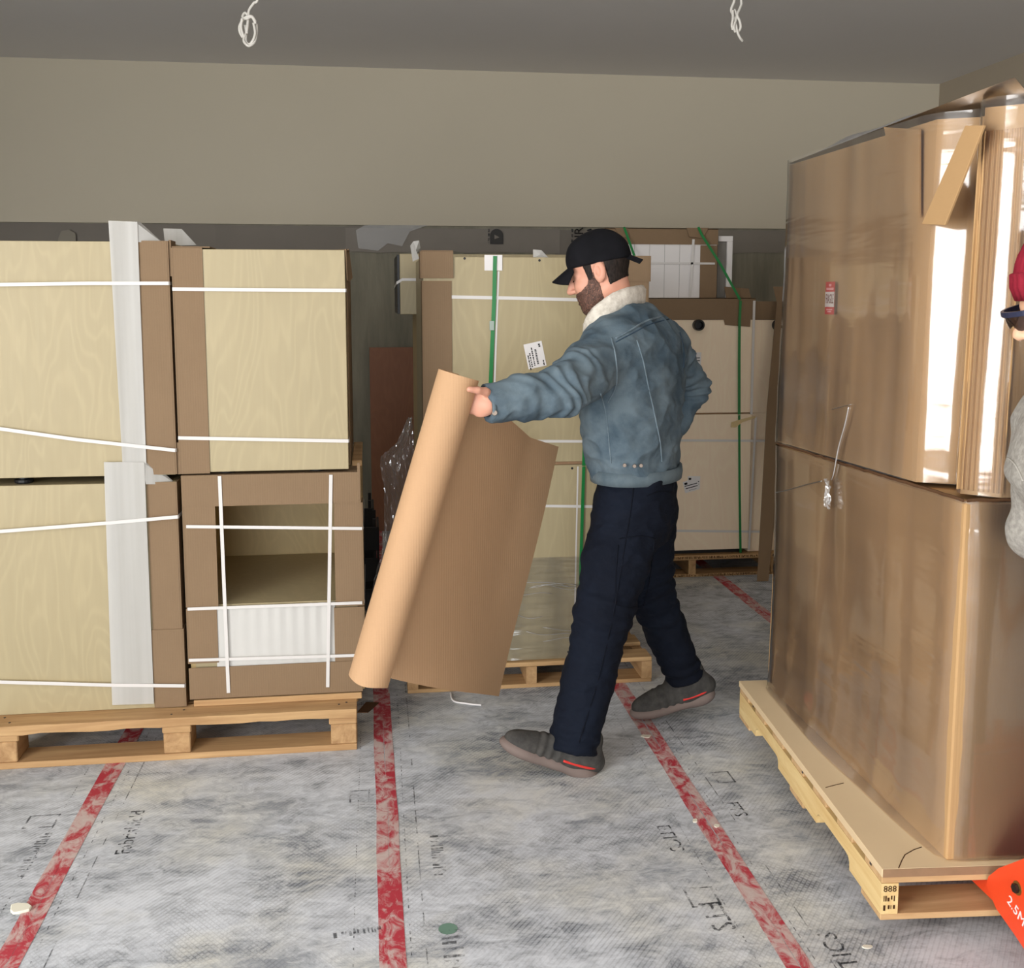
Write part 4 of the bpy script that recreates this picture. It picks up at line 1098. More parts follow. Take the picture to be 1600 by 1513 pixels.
_rs = np.random.RandomState(11); _perm = _rs.permutation(256); _perm = np.concatenate([_perm, _perm, _perm]); _gr = _rs.normal(size=(256, 3)); _gr /= np.linalg.norm(_gr, axis=1)[:, None]
def perlin(p):
    p = np.asarray(p); i = np.floor(p).astype(int); f = p - i; u = f * f * f * (f * (f * 6 - 15) + 10); i &= 255; r = 0
    for a in (0, 1):
        for b in (0, 1):
            for c in (0, 1):
                h = _perm[_perm[_perm[i[:, 0] + a] + i[:, 1] + b] + i[:, 2] + c] & 255
                g = (_gr[h] * (f - np.array([a, b, c]))).sum(1)
                r = r + g * (u[:, 0] if a else 1 - u[:, 0]) * (u[:, 1] if b else 1 - u[:, 1]) * (u[:, 2] if c else 1 - u[:, 2])
    return r
def vnormals(V, Fq):
    n = np.zeros_like(V); f = np.cross(V[Fq[:, 2]] - V[Fq[:, 0]], V[Fq[:, 3]] - V[Fq[:, 1]])
    for i in range(4): np.add.at(n, Fq[:, i], f)
    return n / (np.linalg.norm(n, axis=1)[:, None] + 1e-12)
def relax(V, Fq, it=2, lam=.5):
    for _ in range(it):
        a = np.zeros_like(V); c = np.zeros(len(V))
        for i in range(4):
            for j in ((i + 1) % 4, (i - 1) % 4):
                np.add.at(a, Fq[:, i], V[Fq[:, j]]); np.add.at(c, Fq[:, i], 1)
        V = V * (1 - lam) + lam * a / np.maximum(c, 1)[:, None]
    return V
def gobj(name, G, mat, parent=None, loc=None, folds=None, it=2):
    V, Fq = G.mesh(); V = relax(V, Fq, it)
    if folds is not None:
        V = V + vnormals(V, Fq) * folds(V)[:, None]
    return mobj(name, V, Fq, mat, parent, smooth=True, loc=loc)
def lerp(a, b, t): return np.array(a) * (1 - t) + np.array(b) * t

SKIN = None
def m_skin(name, c, c2):
    k = N(name, .5, .35); f = k.noise(k.coord(), 22, 4); k.color(k.mix(f, lin(c), lin(c2)))
    k.b.inputs['Subsurface Weight'].default_value = .12; k.b.inputs['Subsurface Radius'].default_value = (.01, .004, .002)
    return k.m
SKIN = m_skin('skin', (206, 150, 128), (222, 164, 138))
def m_hair(name, c, c2, sc=160, gap=0.0):
    k = N(name, .65, .25); f = k.noise(k.coord(scale=(1, 1, .35)), sc, 4, .6); k.color(k.mix(k.ramp(f, [(.38, 0.0), (.62, 1.0)]), lin(c), lin(c2))); k.bump(f, .5, .003)
    if gap:
        tr = k.n('ShaderNodeBsdfTransparent'); mx = k.n('ShaderNodeMixShader'); k.l(k.ramp(k.noise(k.coord(scale=(1, 1, .4)), 420, 2, .6), [(.36, 1 - gap), (.55, 1.0)]), mx.inputs[0])
        k.l(tr.outputs[0], mx.inputs[1]); k.l(k.b.outputs[0], mx.inputs[2]); k.l(mx.outputs[0], k.out.inputs['Surface'])
    return k.m
HAIR = m_hair('dark_hair', (26, 21, 18), (46, 37, 32))
BEARD = m_hair('short_beard', (62, 46, 40), (104, 78, 68), gap=.75)
CAPM = m_fabric('black_cap_cotton', (14, 14, 17), (22, 22, 26), 12, bump=.1)
DENIM = m_fabric('washed_denim', (60, 76, 88), (100, 114, 122), 5.5, bump=.35, contrast=(.40, .62))
DENIM2 = m_fabric('denim_seam', (86, 102, 112), (116, 130, 138), 30, bump=.1)
DENIM3 = m_fabric('denim_waistband', (74, 88, 96), (100, 112, 118), 12, bump=.15)
SHERPA = m_fabric('cream_sherpa', (190, 180, 164), (222, 214, 200), 60, bump=.6)
NAVY = m_fabric('navy_work_cotton', (11, 15, 25), (17, 23, 35), 6, bump=.4)
SHOEM = m_fabric('grey_knit_shoe', (54, 53, 52), (76, 74, 71), 30, bump=.15)
SOLEM = m_plain('shoe_sole_grey', (122, 108, 102), .7, .2, .1, 20)
REDACC = m_plain('red_heel_band', (214, 58, 52), .5, .3)
METALB = m_plain('metal_button', (120, 108, 98), .35, .5, 0, 8, .7)

def head_prims(Hc, f, l, u, G, ears=True):
    fr = (f, l, u); P = lambda a, b, c: np.array(Hc) + np.array(f) * a + np.array(l) * b + np.array(u) * c
    G.add(ell(P(-.004, 0, .036), (.098, .077, .092), fr), .0)
    G.add(ell(P(.034, 0, -.045), (.064, .058, .074), fr), .03)
    G.add(cone(P(-.02, .05, -.055), P(.05, .032, -.092), .02, .02), .03); G.add(cone(P(-.02, -.05, -.055), P(.05, -.032, -.092), .02, .02), .03)
    G.add(cone(P(.068, .012, -.103), P(.068, -.012, -.103), .024, .024), .02)
    for s in (-1, 1):
        G.add(cone(P(.088, s * .012, .016), P(.074, s * .045, .014), .012, .010), .012)
        G.add(ell(P(.066, s * .036, -.03), (.026, .024, .024), fr), .02)
        G.add(ell(P(.098, s * .031, -.003), (.013, .014, .010), fr), .010, 's')
        G.add(ell(P(.079, s * .031, -.003), (.012, .013, .012), fr), .003)
    G.add(cone(P(.092, 0, .010), P(.117, 0, -.032), .009, .0125), .010)
    for s in (-1, 1): G.add(ell(P(.106, s * .012, -.037), (.011, .008, .008), fr), .006)
    G.add(cone(P(.094, .016, -.064), P(.094, -.016, -.064), .006, .006), .008); G.add(cone(P(.093, .013, -.077), P(.093, -.013, -.077), .0065, .0065), .006)
    if ears:
        for s in (-1, 1):
            G.add(ell(P(-.008, s * .079, -.004), (.021, .0105, .034), (nrm(np.array(f) - .35 * s * np.array(l) * 0 + .2 * np.array(u)), l, nrm(np.array(u) - .2 * np.array(f)))), .005)
            G.add(ell(P(-.003, s * .088, .001), (.010, .0085, .019), fr), .002, 's')
            G.add(ell(P(.000, s * .077, -.03), (.008, .007, .009), fr), .004)
    return P

# ------------------------------------------------------------------ rolled cardboard the man carries
RYB, RYT = 3.00, 3.02
Pb, Pt = np.array(at(577, 1063, RYB)), np.array(at(718, 586, RYT))
RA = nrm(Pt - Pb); RL = np.linalg.norm(Pt - Pb); RE2 = nrm(np.array((0, 1.0, 0)) - RA * RA[1]); RE1 = np.cross(RE2, RA)
if RE1[0] < 0: RE1 = -RE1
RR = .063
def RQ(a, b, v): return Pb + RE1 * a + RE2 * b + RA * v
prof = []
for th in np.linspace(math.radians(-28), math.radians(-270), 46): prof.append((RR * math.cos(th), RR * math.sin(th)))
prof = np.array(prof); NC = len(prof)
cb, ct = np.array(at(745, 1083, 3.42)), np.array(at(826, 683, 3.42)); fb_, ft_ = np.array(at(779, 1088, 3.53)), np.array(at(872, 698, 3.53))
b0, tp0 = RQ(0, RR, 0), RQ(0, RR, RL)
BOT = [RQ(a, b, .003 * math.sin(i * .3)) for i, (a, b) in enumerate(prof)]; TOP = [RQ(a, b, RL) for a, b in prof]
for q in np.linspace(0, 1, 16)[1:]:
    sag = np.array((0, -.02, 0)) * math.sin(math.pi * q); BOT.append(lerp(b0, cb, q) + sag); TOP.append(lerp(tp0, ct, q) + sag)
for q in np.linspace(0, 1, 6)[1:]: BOT.append(lerp(cb, fb_, q)); TOP.append(lerp(ct, ft_, q))
BOT = np.array(BOT); TOP = np.array(TOP); kk = len(BOT); nv = 30; V = []; Fs = []
mid = (BOT + TOP) / 2; tn = np.gradient(mid, axis=0); nm = np.cross(tn, RA); nm /= np.linalg.norm(nm, axis=1)[:, None]
for side in (0, 1):
    for i in range(kk):
        for j in range(nv + 1):
            q = j / nv; V.append(lerp(BOT[i], TOP[i], q) + nm[i] * (.0035 * side + (.004 * math.sin(q * 6 + i * .25) if i >= NC else 0)))
M = kk * (nv + 1)
for i in range(kk - 1):
    for j in range(nv):
        q = i * (nv + 1) + j; Fs.append((q, q + nv + 1, q + nv + 2, q + 1)); Fs.append((M + q, M + q + 1, M + q + nv + 2, M + q + nv + 1))
for i in range(kk - 1):
    for j in (0, nv): q = i * (nv + 1) + j; Fs.append((q, M + q, M + q + nv + 1, q + nv + 1))
for i in (0, kk - 1):
    for j in range(nv): q = i * (nv + 1) + j; Fs.append((q, q + 1, M + q + 1, M + q))
roll = mobj('cardboard_roll', V, Fs, CARD2, smooth=True, loc=RQ(.1, .05, 0))
try:
    roll.data.set_sharp_from_angle(angle=math.radians(50))
except Exception: pass
props(roll, 'half-rolled sheet of tan cardboard held tilted in the hand of the man in denim', 'cardboard')

# ------------------------------------------------------------------ the walking man
S_l, E_l, W_l = np.array(at(956, 548, 3.30)), np.array(at(878, 611, 3.07)), np.array(at(766, 629, 3.02))
S_r, E_r, W_r = np.array(at(1040, 540, 3.57)), np.array(at(1080, 607, 3.71)), np.array(at(1035, 695, 3.66))
PV = np.array(at(996, 770, 3.43)); NK = np.array(at(974, 488, 3.43))
T = nrm((-.79, .61, 0)); Lf = np.array((-T[1], T[0], 0))          # facing and left of the chest
Hl, Kl, Al = np.array(at(980, 800, 3.34)), np.array(at(944, 955, 3.28)), np.array(at(896, 1160, 3.23))
Hr, Kr, Ar = np.array(at(1008, 800, 3.52)), np.array(at(1012, 915, 3.56)), np.array(at(1068, 1052, 3.62))
hf = nrm((-.90, .36, -.30)); hl = nrm(np.cross((0, 0, 1), hf)); hu = np.cross(hf, hl)
Hc = np.array(at(939, 425, 3.43))
BLO, BHI = (.20, 2.86, -.02), (1.36, 3.90, 1.82)
zz = lambda py, Y=3.43: at(990, py, Y)[2]
xx_ = lambda px, py, Y=3.43: at(px, py, Y)[0]

G = Grid(BLO, BHI, .0044)
head_prims(Hc, hf, hl, hu, G)
G.add(cone(Hc - hu * .06 - hf * .025, NK - np.array((.012, 0, .03)), .055, .056), .03)
G.add(cone(NK - np.array((0.01, 0, .12)), PV, .08, .10), .04)
for S_, E_, W_ in ((S_l, E_l, W_l), (S_r, E_r, W_r)):
    G.add(cone(NK - np.array((0, 0, .17)), S_ - np.array((0, 0, .02)), .06, .05), .04); G.add(cone(S_, E_, .048, .042), .02); G.add(cone(E_, W_, .04, .028), .02)
for H_, K_, A_ in ((Hl, Kl, Al), (Hr, Kr, Ar)):
    G.add(cone(PV, H_, .09, .08), .04); G.add(cone(H_, K_, .078, .052), .03); G.add(cone(K_, A_, .05, .035), .03)
# left hand closing on the free edge of the roll
vh = float((np.array(at(735, 625, 3.0)) - Pb) @ RA)
def HQ(a, b, v): return RQ(a, b, vh + v)
G.add(cone(W_l, HQ(.105, -.012, 0), .027, .026, None), .015)
G.add(ell(HQ(.085, -.012, .0), (.036, .016, .043), (RE1, RE2, RA)), .012)
for q, (dv, ln) in enumerate(((.034, .9), (.012, 1.0), (-.010, .95), (-.030, .78))):
    a0, a1, a2, a3 = HQ(.062, -.008, dv), HQ(.034, .004, dv), HQ(.034 - .024 * ln, -.012, dv - .002), HQ(.034 - .028 * ln, -.036, dv - .003)
    G.add(cone(a0, a1, .0105, .0095), .006); G.add(cone(a1, a2, .0095, .0088), .004); G.add(cone(a2, a3, .0088, .0075), .004)
t0, t1, t2, t3 = HQ(.10, -.024, .030), HQ(.080, -.048, .036), HQ(.056, -.066, .034), HQ(.030, -.0755, .030)
G.add(cone(t0, t1, .014, .012), .008); G.add(cone(t1, t2, .012, .0105), .005); G.add(cone(t2, t3, .0105, .0085), .004)
# right hand resting at the far hip
d = nrm(np.array((-.9, .0, -.45))); pr = W_r + d * .05
G.add(cone(W_r, pr, .026, .028), .012); G.add(ell(pr + d * .025, (.042, .018, .038), (d, np.cross((0, 0, 1), d) / np.linalg.norm(np.cross((0, 0, 1), d)), nrm(np.cross(d, np.cross((0, 0, 1), d))))), .01)
uu = nrm(np.cross(d, np.cross((0, 0, 1), d)))
for dv, ln in ((.03, .9), (.01, 1.0), (-.01, .95), (-.028, .75)):
    a0 = pr + d * .055 + uu * dv; a1 = a0 + d * .03 * ln; a2 = a1 + (d * .6 - np.array((0, .6, .3))) * .022; 
    G.add(cone(a0, a1, .0095, .009), .005); G.add(cone(a1, a2, .009, .0075), .004)
G.add(cone(pr + uu * .03, pr + uu * .055 + d * .035, .012, .009), .006)
man = gobj('person', G, SKIN, loc=(float(PV[0]), float(PV[1]), 0.0), it=1)
props(man, 'man in washed denim jacket, dark trousers and black cap striding while holding rolled cardboard', 'person')

# jacket
zh, zc = zz(742), zz(482)
def sec(py, pxl, pxr, a, b): return (zz(py), (xx_(pxl, py) + xx_(pxr, py)) / 2, 3.43, a, b)
secs = [sec(745, 926, 1062, .128, .185), sec(720, 916, 1064, .138, .20), sec(660, 908, 1066, .148, .225), sec(600, 906, 1070, .152, .238), sec(560, 910, 1070, .150, .245), sec(530, 922, 1062, .135, .23), sec(508, 940, 1048, .105, .20), sec(488, 955, 1025, .07, .13), sec(474, 962, 1010, .055, .07)]
J = Grid(BLO, BHI, .005)
secs = sorted(secs)
J.add(loft(secs, (T, Lf)), 0)
J.add(cone(S_l + np.array((.02, .05, .015)), S_l, .085, .088), .05)
J.add(cone(S_l, lerp(S_l, E_l, .6), .086, .080), .04); J.add(cone(lerp(S_l, E_l, .5), E_l, .080, .074), .03); J.add(cone(E_l, lerp(E_l, W_l, .5), .072, .064), .02); J.add(cone(lerp(E_l, W_l, .5), W_l - nrm(W_l - E_l) * -.06, .064, .052), .02)
J.add(cone(S_r, E_r, .080, .064), .04); J.add(cone(E_r, W_r, .062, .05), .02)
dW = nrm(W_l - E_l); cuff = W_l + dW * .012
x, y, z = [J.ax[i].reshape([-1 if j == i else 1 for j in range(3)]) for i in range(3)]
pl = ((x - cuff[0]) * dW[0] + (y - cuff[1]) * dW[1] + (z - cuff[2]) * dW[2])
near = ((x - cuff[0]) ** 2 + (y - cuff[1]) ** 2 + (z - cuff[2]) ** 2) < .14 ** 2
J.d = np.where(near, np.maximum(J.d, pl), J.d).astype(np.float32)
# hollow the cuff
J.add(cone(W_l - dW * .03, W_l + dW * .08, .038, .043), .004, 's')
def jfold(V):
    ua = nrm(E_l - S_l); r = np.zeros(len(V))
    d1 = np.abs(perlin(V * np.array((9, 9, 15)) + 3)); d2 = np.abs(perlin(V * np.array((22, 22, 26)) + 9))
    r = .016 * (.45 - d1 * 2.2) * .8 + .003 * (.5 - 2 * d2)
    # rings of folds on the bent sleeve
    for S_, E_, W_, am in ((S_l, E_l, W_l, .0062), (S_r, E_r, W_r, .006)):
        q = V - E_; s = q @ nrm(W_ - S_); dist = np.linalg.norm(q, axis=1); wgt = np.exp(-(dist / .13) ** 2)
        wob = perlin(V * 9 + 1.7) * .075
        r += am * wgt * np.sin((s + wob) * 2 * math.pi / .042)
    return np.clip(r, -.014, .012)
jk = gobj('denim_jacket', J, DENIM, man, folds=jfold)

# ray helpers to lay seams on the finished cloth
from mathutils.bvhtree import BVHTree
def bvh(o):
    me = o.data; b = origin(o)
    return BVHTree.FromPolygons([tuple(np.array(v.co) + b) for v in me.vertices], [tuple(p.vertices) for p in me.polygons])
def lay(tree, px, py, off=.001):
    d = ray(px, py); h = tree.ray_cast(Vector(CAM), Vector(d).normalized())
    if h[0] is None: return None
    n = np.array(h[1]); n = n if n @ d < 0 else -n
    return np.array(h[0]) + n * off
def seam(tree, pts, r, mat, parent, name='seam', off=.0008, n=7):
    P = [lay(tree, *q, off=off) for q in catmull([(a, b, 0) for a, b in pts], 6) for q in [q[:2]]]
    P = [p for p in P if p is not None]
    if len(P) > 3: return tube(name, P, r, mat, parent, n)
tj = bvh(jk)
DKSEAM = m_plain('denim_shadow_thread', (58, 76, 92), .9, .1)
seam(tj, [(962, 529), (985, 516), (1010, 502), (1040, 493)], .0035, DENIM2, jk); seam(tj, [(962, 535), (990, 520), (1015, 507), (1045, 499)], .0018, DKSEAM, jk)
seam(tj, [(995, 532), (1005, 565), (1012, 600), (1022, 645), (1031, 690), (1034, 722)], .0026, DENIM2, jk); seam(tj, [(938, 615), (946, 640), (950, 670), (953, 705), (955, 724)], .0022, DENIM2, jk)
seam(tj, [(955, 528), (962, 560), (963, 600), (950, 630)], .0028, DENIM2, jk); seam(tj, [(1062, 520), (1068, 545), (1068, 575)], .002, DKSEAM, jk)
# waistband and buttons
wb_ = []
for a in np.linspace(0, 2 * math.pi, 48, endpoint=False):
    sc_ = secs[0]; q = np.array((sc_[1], sc_[2], 0)) + T * (sc_[3] + .010) * math.cos(a) + Lf * (sc_[4] + .010) * math.sin(a); q[2] = zz(737); wb_.append(q)
V, Fs = sweep(wb_, [(-.006, -.021), (.006, -.022), (.009, 0), (.006, .022), (-.006, .021)], True); mobj('waistband', V, Fs, DENIM3, jk, smooth=True)
tw = bvh(jk)
for px, py in ((976, 727), (991, 727), (998, 726)):
    p = lay(tw, px, py, .012)
    if p is not None: cyl('button', p, (-.3, -1, 0), .0065, .003, METALB, jk, 14, bev=.001)
p = lay(tw, 773, 645, .0005)
if p is not None: cyl('button', p, (-.2, -1, .0), .0085, .005, METALB, jk, 14, bev=.001)
# cuff band
cs = []
s1 = nrm(np.cross(dW, (0, 0, 1))); s2 = np.cross(s1, dW)
for a in np.linspace(0, 2 * math.pi, 32, endpoint=False): cs.append(cuff - dW * .006 + (s1 * math.cos(a) + s2 * math.sin(a)) * .0525)
V, Fs = sweep(cs, [(-.004, -.006), (.004, -.006), (.004, .006), (-.004, .006)], True, upv=dW); mobj('cuff_edge', V, Fs, DENIM3, jk, smooth=True)
# sherpa collar
clp = [at(1003, 461, 3.45), at(984, 463, 3.375), at(957, 475, 3.345), at(932, 497, 3.35), at(917, 516, 3.40), at(930, 503, 3.48), at(962, 476, 3.525), at(992, 462, 3.51)]
V, Fs = sweep(catmull(clp, 10, True), [(-.011, -.03), (.006, -.032), (.013, -.012), (.013, .012), (.008, .027), (-.004, .032), (-.013, .02), (-.013, -.012)], True)
Vn = np.array(V); Vn += .004 * np.stack([perlin(Vn * 45 + i * 7) for i in range(3)], 1)
mobj('sherpa_collar', Vn, Fs, SHERPA, jk, smooth=True)

# trousers
Q = Grid(BLO, BHI, .005)
Pf = nrm((-.93, .37, 0)); Pl = np.array((-Pf[1], Pf[0], 0))
ps = sorted([sec(733, 930, 1058, .122, .172), sec(765, 929, 1062, .132, .178), sec(800, 930, 1060, .132, .180), sec(840, 934, 1046, .118, .165)])
Q.add(loft(ps, (Pf, Pl)), 0)
Q.add(cone(Hl, lerp(Hl, Kl, .5), .112, .106), .04); Q.add(cone(lerp(Hl, Kl, .5), Kl, .106, .092), .03); Q.add(cone(Kl, lerp(Kl, Al, .5), .090, .084), .03); Q.add(cone(lerp(Kl, Al, .5), Al + (Al - Kl) * .12, .084, .079), .02)
Q.add(cone(Hr, Kr, .108, .088), .04); Q.add(cone(Kr, lerp(Kr, Ar, .5), .084, .074), .03); Q.add(cone(lerp(Kr, Ar, .5), Ar + (Ar - Kr) * .2, .074, .066), .02)
dl = nrm(nrm(Al - Kl) + np.array((.0, 0, -.25))); dr_ = nrm(Ar - Kr)
for A_, dd, ln in ((Al, dl, .022), (Ar, dr_, .012)):
    pl = ((x - A_[0]) * dd[0] + (y - A_[1]) * dd[1] + (z - A_[2]) * dd[2]) - ln
    near = ((x - A_[0]) ** 2 + (y - A_[1]) ** 2 + (z - A_[2]) ** 2) < .2 ** 2
    Q.d = np.where(near, np.maximum(Q.d, pl), Q.d).astype(np.float32)
def qfold(V):
    r = .007 * (.45 - 2 * np.abs(perlin(V * np.array((10, 10, 14)) + 21))) + .003 * (.5 - 2 * np.abs(perlin(V * np.array((20, 20, 28)) + 2)))
    for K_, A_, am in ((Kl, Al, .006), (Kr, Ar, .008)):
        q = V - K_; s = q @ nrm(A_ - K_); wgt = np.exp(-(np.linalg.norm(q, axis=1) / .13) ** 2); r += am * wgt * np.sin((s + perlin(V * 9) * .04) * 2 * math.pi / .055)
        q = V - A_; s = q @ nrm(A_ - K_); wgt = np.exp(-(np.linalg.norm(q, axis=1) / .11) ** 2); r += am * .8 * wgt * np.sin((s + perlin(V * 8 + 5) * .04) * 2 * math.pi / .05)
    return np.clip(r, -.012, .012)
tr = gobj('work_trousers', Q, NAVY, man, folds=qfold)
tq = bvh(tr)
NAVY2 = m_fabric('navy_seam', (9, 12, 20), (14, 18, 28), 20, bump=.1)
for pts in ([(968, 842), (1000, 838), (1024, 842)], [(966, 852), (962, 900), (962, 945)], [(1022, 846), (1016, 900), (1006, 945)], [(962, 946), (985, 950), (1006, 946)], [(990, 760), (985, 800), (975, 860), (958, 960), (935, 1060), (905, 1160)], [(1010, 775), (1030, 768), (1052, 770)]):
    seam(tq, pts, .0022, NAVY2, tr)

# shoes
def shoe(ankle_px, toe_px, heel_px, Y, pitch_deg, label):
    heel = np.array(at(*heel_px, Y)); toe = np.array(at(*toe_px, Y))
    f = nrm(toe - heel); L_ = np.linalg.norm(toe - heel); l = nrm(np.cross((0, 0, 1), f)); u = np.cross(f, l)
    if u[2] < 0: u = -u
    P = lambda a, b, c: heel + f * a * L_ + l * b + u * c
    lo = np.minimum(heel, toe) - .16; hi = np.maximum(heel, toe) + .2
    g = Grid(lo, hi, .004); fr = (f, l, u)
    g.add(ell(P(.20, 0, .062), (.085, .042, .055), fr), 0); g.add(ell(P(.45, 0, .055), (.11, .046, .050), fr), .03); g.add(ell(P(.77, .004, .042), (.078, .050, .040), fr), .03)
    g.add(cone(P(.16, 0, .07), P(.19, 0, .125), .048, .046, (l, .85)), .02); g.add(cone(P(.30, 0, .07), P(.40, 0, .095), .046, .04, (l, .9)), .03)
    g.clip(P(0, 0, .028), -u)
    uo = gobj('shoe', g, SHOEM, man, folds=lambda V: .002 * np.sin((V @ f) * 2 * math.pi / .03) * (np.abs((V - P(.55, 0, .07)) @ f) < .05))
    s = Grid(lo, hi, .004)
    s.add(ell(P(.16, 0, .026), (.064, .048, .034), fr), 0); s.add(ell(P(.47, 0, .022), (.12, .048, .027), fr), .02); s.add(ell(P(.78, .004, .024), (.085, .056, .030), fr), .02)
    s.clip(P(0, 0, .046), u)
    so = gobj('sole', s, SOLEM, uo)
    pts = [P(.40, -.0475, .047), P(.26, -.0475, .049), P(.12, -.042, .052), P(.02, -.022, .056), P(-.003, 0, .058), P(.02, .022, .056), P(.12, .042, .052), P(.26, .0475, .049), P(.40, .0475, .047)]
    V, Fs = sweep(catmull(pts, 4), circ(.0045, 6), upv=u); mobj('heel_band', V, Fs, REDACC, uo, smooth=True)
    return uo
shoe((890, 1165), (781, 1168), (924, 1220), 3.23, 20, '')
shoe((1070, 1060), (994, 1123), (1112, 1093), 3.62, -20, '')

# cap, hair, beard
def HP(a, b, c): return Hc + hf * a + hl * b + hu * c
hlo, hhi = Hc - .2, Hc + .2
hfr = (hf, hl, hu)
C = Grid(hlo, hhi, .004)
C.add(ell(HP(-.006, 0, .042), (.107, .087, .097), hfr), 0); C.add(ell(HP(.030, 0, .066), (.066, .074, .06), hfr), .02)
C.clip(HP(.09, 0, .036), nrm(-hu + hf * .10))
gx, gy, gz = [C.ax[i].reshape([-1 if j == i else 1 for j in range(3)]) for i in range(3)]
cap = gobj('baseball_cap', C, CAPM, man, folds=lambda V: .0025 * perlin(V * 25))
V = []; Fs = []; nb = 18; na = 10
for k2 in range(2):
    for i in range(nb + 1):
        a = -1 + 2 * i / nb; b = a * .078
        for j in range(na + 1):
            s = j / na; fwd = .072 + .012 * (1 - a * a) + s * .082 * math.sqrt(max(0, 1 - (a * .92) ** 2)); dz = .052 - .028 * a * a - s * .034 - .004 * k2
            V.append(HP(fwd, b * (1 - .12 * s), dz))
M = (nb + 1) * (na + 1)
for i in range(nb):
    for j in range(na): q = i * (na + 1) + j; Fs.append((q, q + 1, q + na + 2, q + na + 1)); Fs.append((M + q, M + q + na + 1, M + q + na + 2, M + q + 1))
for i in range(nb): q = i * (na + 1) + na; Fs.append((q, M + q, M + q + na + 1, q + na + 1))
mobj('cap_bill', V, Fs, CAPM, cap, smooth=True)
ribbon('cap_strap', [HP(-.10, .02, .02), HP(-.125, .03, .0), HP(-.14, .034, -.012)], -hf + hl * .8, .022, .003, CAPM, cap)
cyl('cap_button', HP(-.002, 0, .141), hu, .008, .004, CAPM, cap, 12)
Hh = Grid(hlo, hhi, .004); head_prims(Hc, hf, hl, hu, Hh, False); Hh.add(cone(Hc - hu * .06 - hf * .025, NK, .055, .062), .03)
gx, gy, gz = [Hh.ax[i].reshape([-1 if j == i else 1 for j in range(3)]) for i in range(3)]
af = (gx - Hc[0]) * hf[0] + (gy - Hc[1]) * hf[1] + (gz - Hc[2]) * hf[2]; al = (gx - Hc[0]) * hl[0] + (gy - Hc[1]) * hl[1] + (gz - Hc[2]) * hl[2]; au = (gx - Hc[0]) * hu[0] + (gy - Hc[1]) * hu[1] + (gz - Hc[2]) * hu[2]
base = Hh.d.copy()
def hair(reg, off, name, mat):
    Hh.d = np.maximum(base - off, reg).astype(np.float32); return gobj(name, Hh, mat, man, folds=lambda V: .0015 * perlin(V * 150), it=1)
# back and sides below the cap, with a sideburn in front of the ear
reg = np.maximum(np.maximum(af - (-.026), au - .045), -.048 - au - .25 * (af + .05))
side = np.maximum(np.maximum(np.abs(af - .028) - (.009 + .11 * np.clip(au + .02, 0, .1)), au - .05), -.02 - au)
hair(np.minimum(reg, side), .0032, 'hair', HAIR)
ub_ = np.interp(af, [-.03, .006, .012, .034, .045, .072, .088, .105, .12], [-.075, -.03, .004, -.006, -.03, -.045, -.046, -.050, -.06])
lip = np.maximum(np.maximum(.086 - af, np.abs(au + .070) - .0105), np.abs(al) - .019)
neckb = -.118 - au - .35 * (af - .02)
hair(np.maximum(np.maximum(np.maximum(au - ub_, .004 - af), neckb), -lip), .0028, 'beard', BEARD)
for s in (-1, 1):
    V, Fs = sweep([HP(.095, s * .014, .018), HP(.094, s * .028, .022), HP(.082, s * .045, .018)], circ(.004, 6)); mobj('eyebrow', V, Fs, HAIR, man, smooth=True)
    V, Fs = sweep([HP(.0925, s * .02, -.004), HP(.0935, s * .03, -.0065), HP(.088, s * .042, -.005)], circ(.0018, 6)); mobj('eyelashes', V, Fs, HAIR, man, smooth=True)

# ------------------------------------------------------------------ pallet jack under the wrapped boxes
jx0 = float(onz(1510, 1385, .10)[0])
jk0 = thing('pallet_jack', 'orange hand pallet jack pushed under the raised pine pallet', 'pallet jack', (1.70, 2.1, 0))
def fork(x0, label=None):
    w = .15
    V = [(x0, 1.98, .10), (x0 + w, 1.98, .10), (x0 + w, 3.05, .10), (x0, 3.05, .10), (x0, 1.98, .155), (x0 + w, 1.98, .155), (x0 + w, 3.05, .155), (x0, 3.05, .155)]
    f = mobj('fork', V, BF, JACKRED, jk0, bev=.008)
    tip = mobj('fork_tip', [(x0, 3.051, .10), (x0 + w, 3.051, .10), (x0 + w - .04, 3.2, .105), (x0 + .04, 3.2, .105), (x0, 3.051, .158), (x0 + w, 3.051, .158), (x0 + w - .04, 3.2, .135), (x0 + .04, 3.2, .135)], BF, JACKRED, f)
    cyl('load_roller', (x0 + w / 2 - .045, 2.92, .041), (1, 0, 0), .04, .09, DKGREY, f, 20)
    box('roller_bracket', x0 + w / 2 - .055, x0 + w / 2 - .047, 2.86, 2.98, .03, .1, STEEL, f, .001); box('roller_bracket', x0 + w / 2 + .047, x0 + w / 2 + .055, 2.86, 2.98, .03, .1, STEEL, f, .001)
    return f
f1 = fork(jx0 + .02); f2 = fork(jx0 + .40)
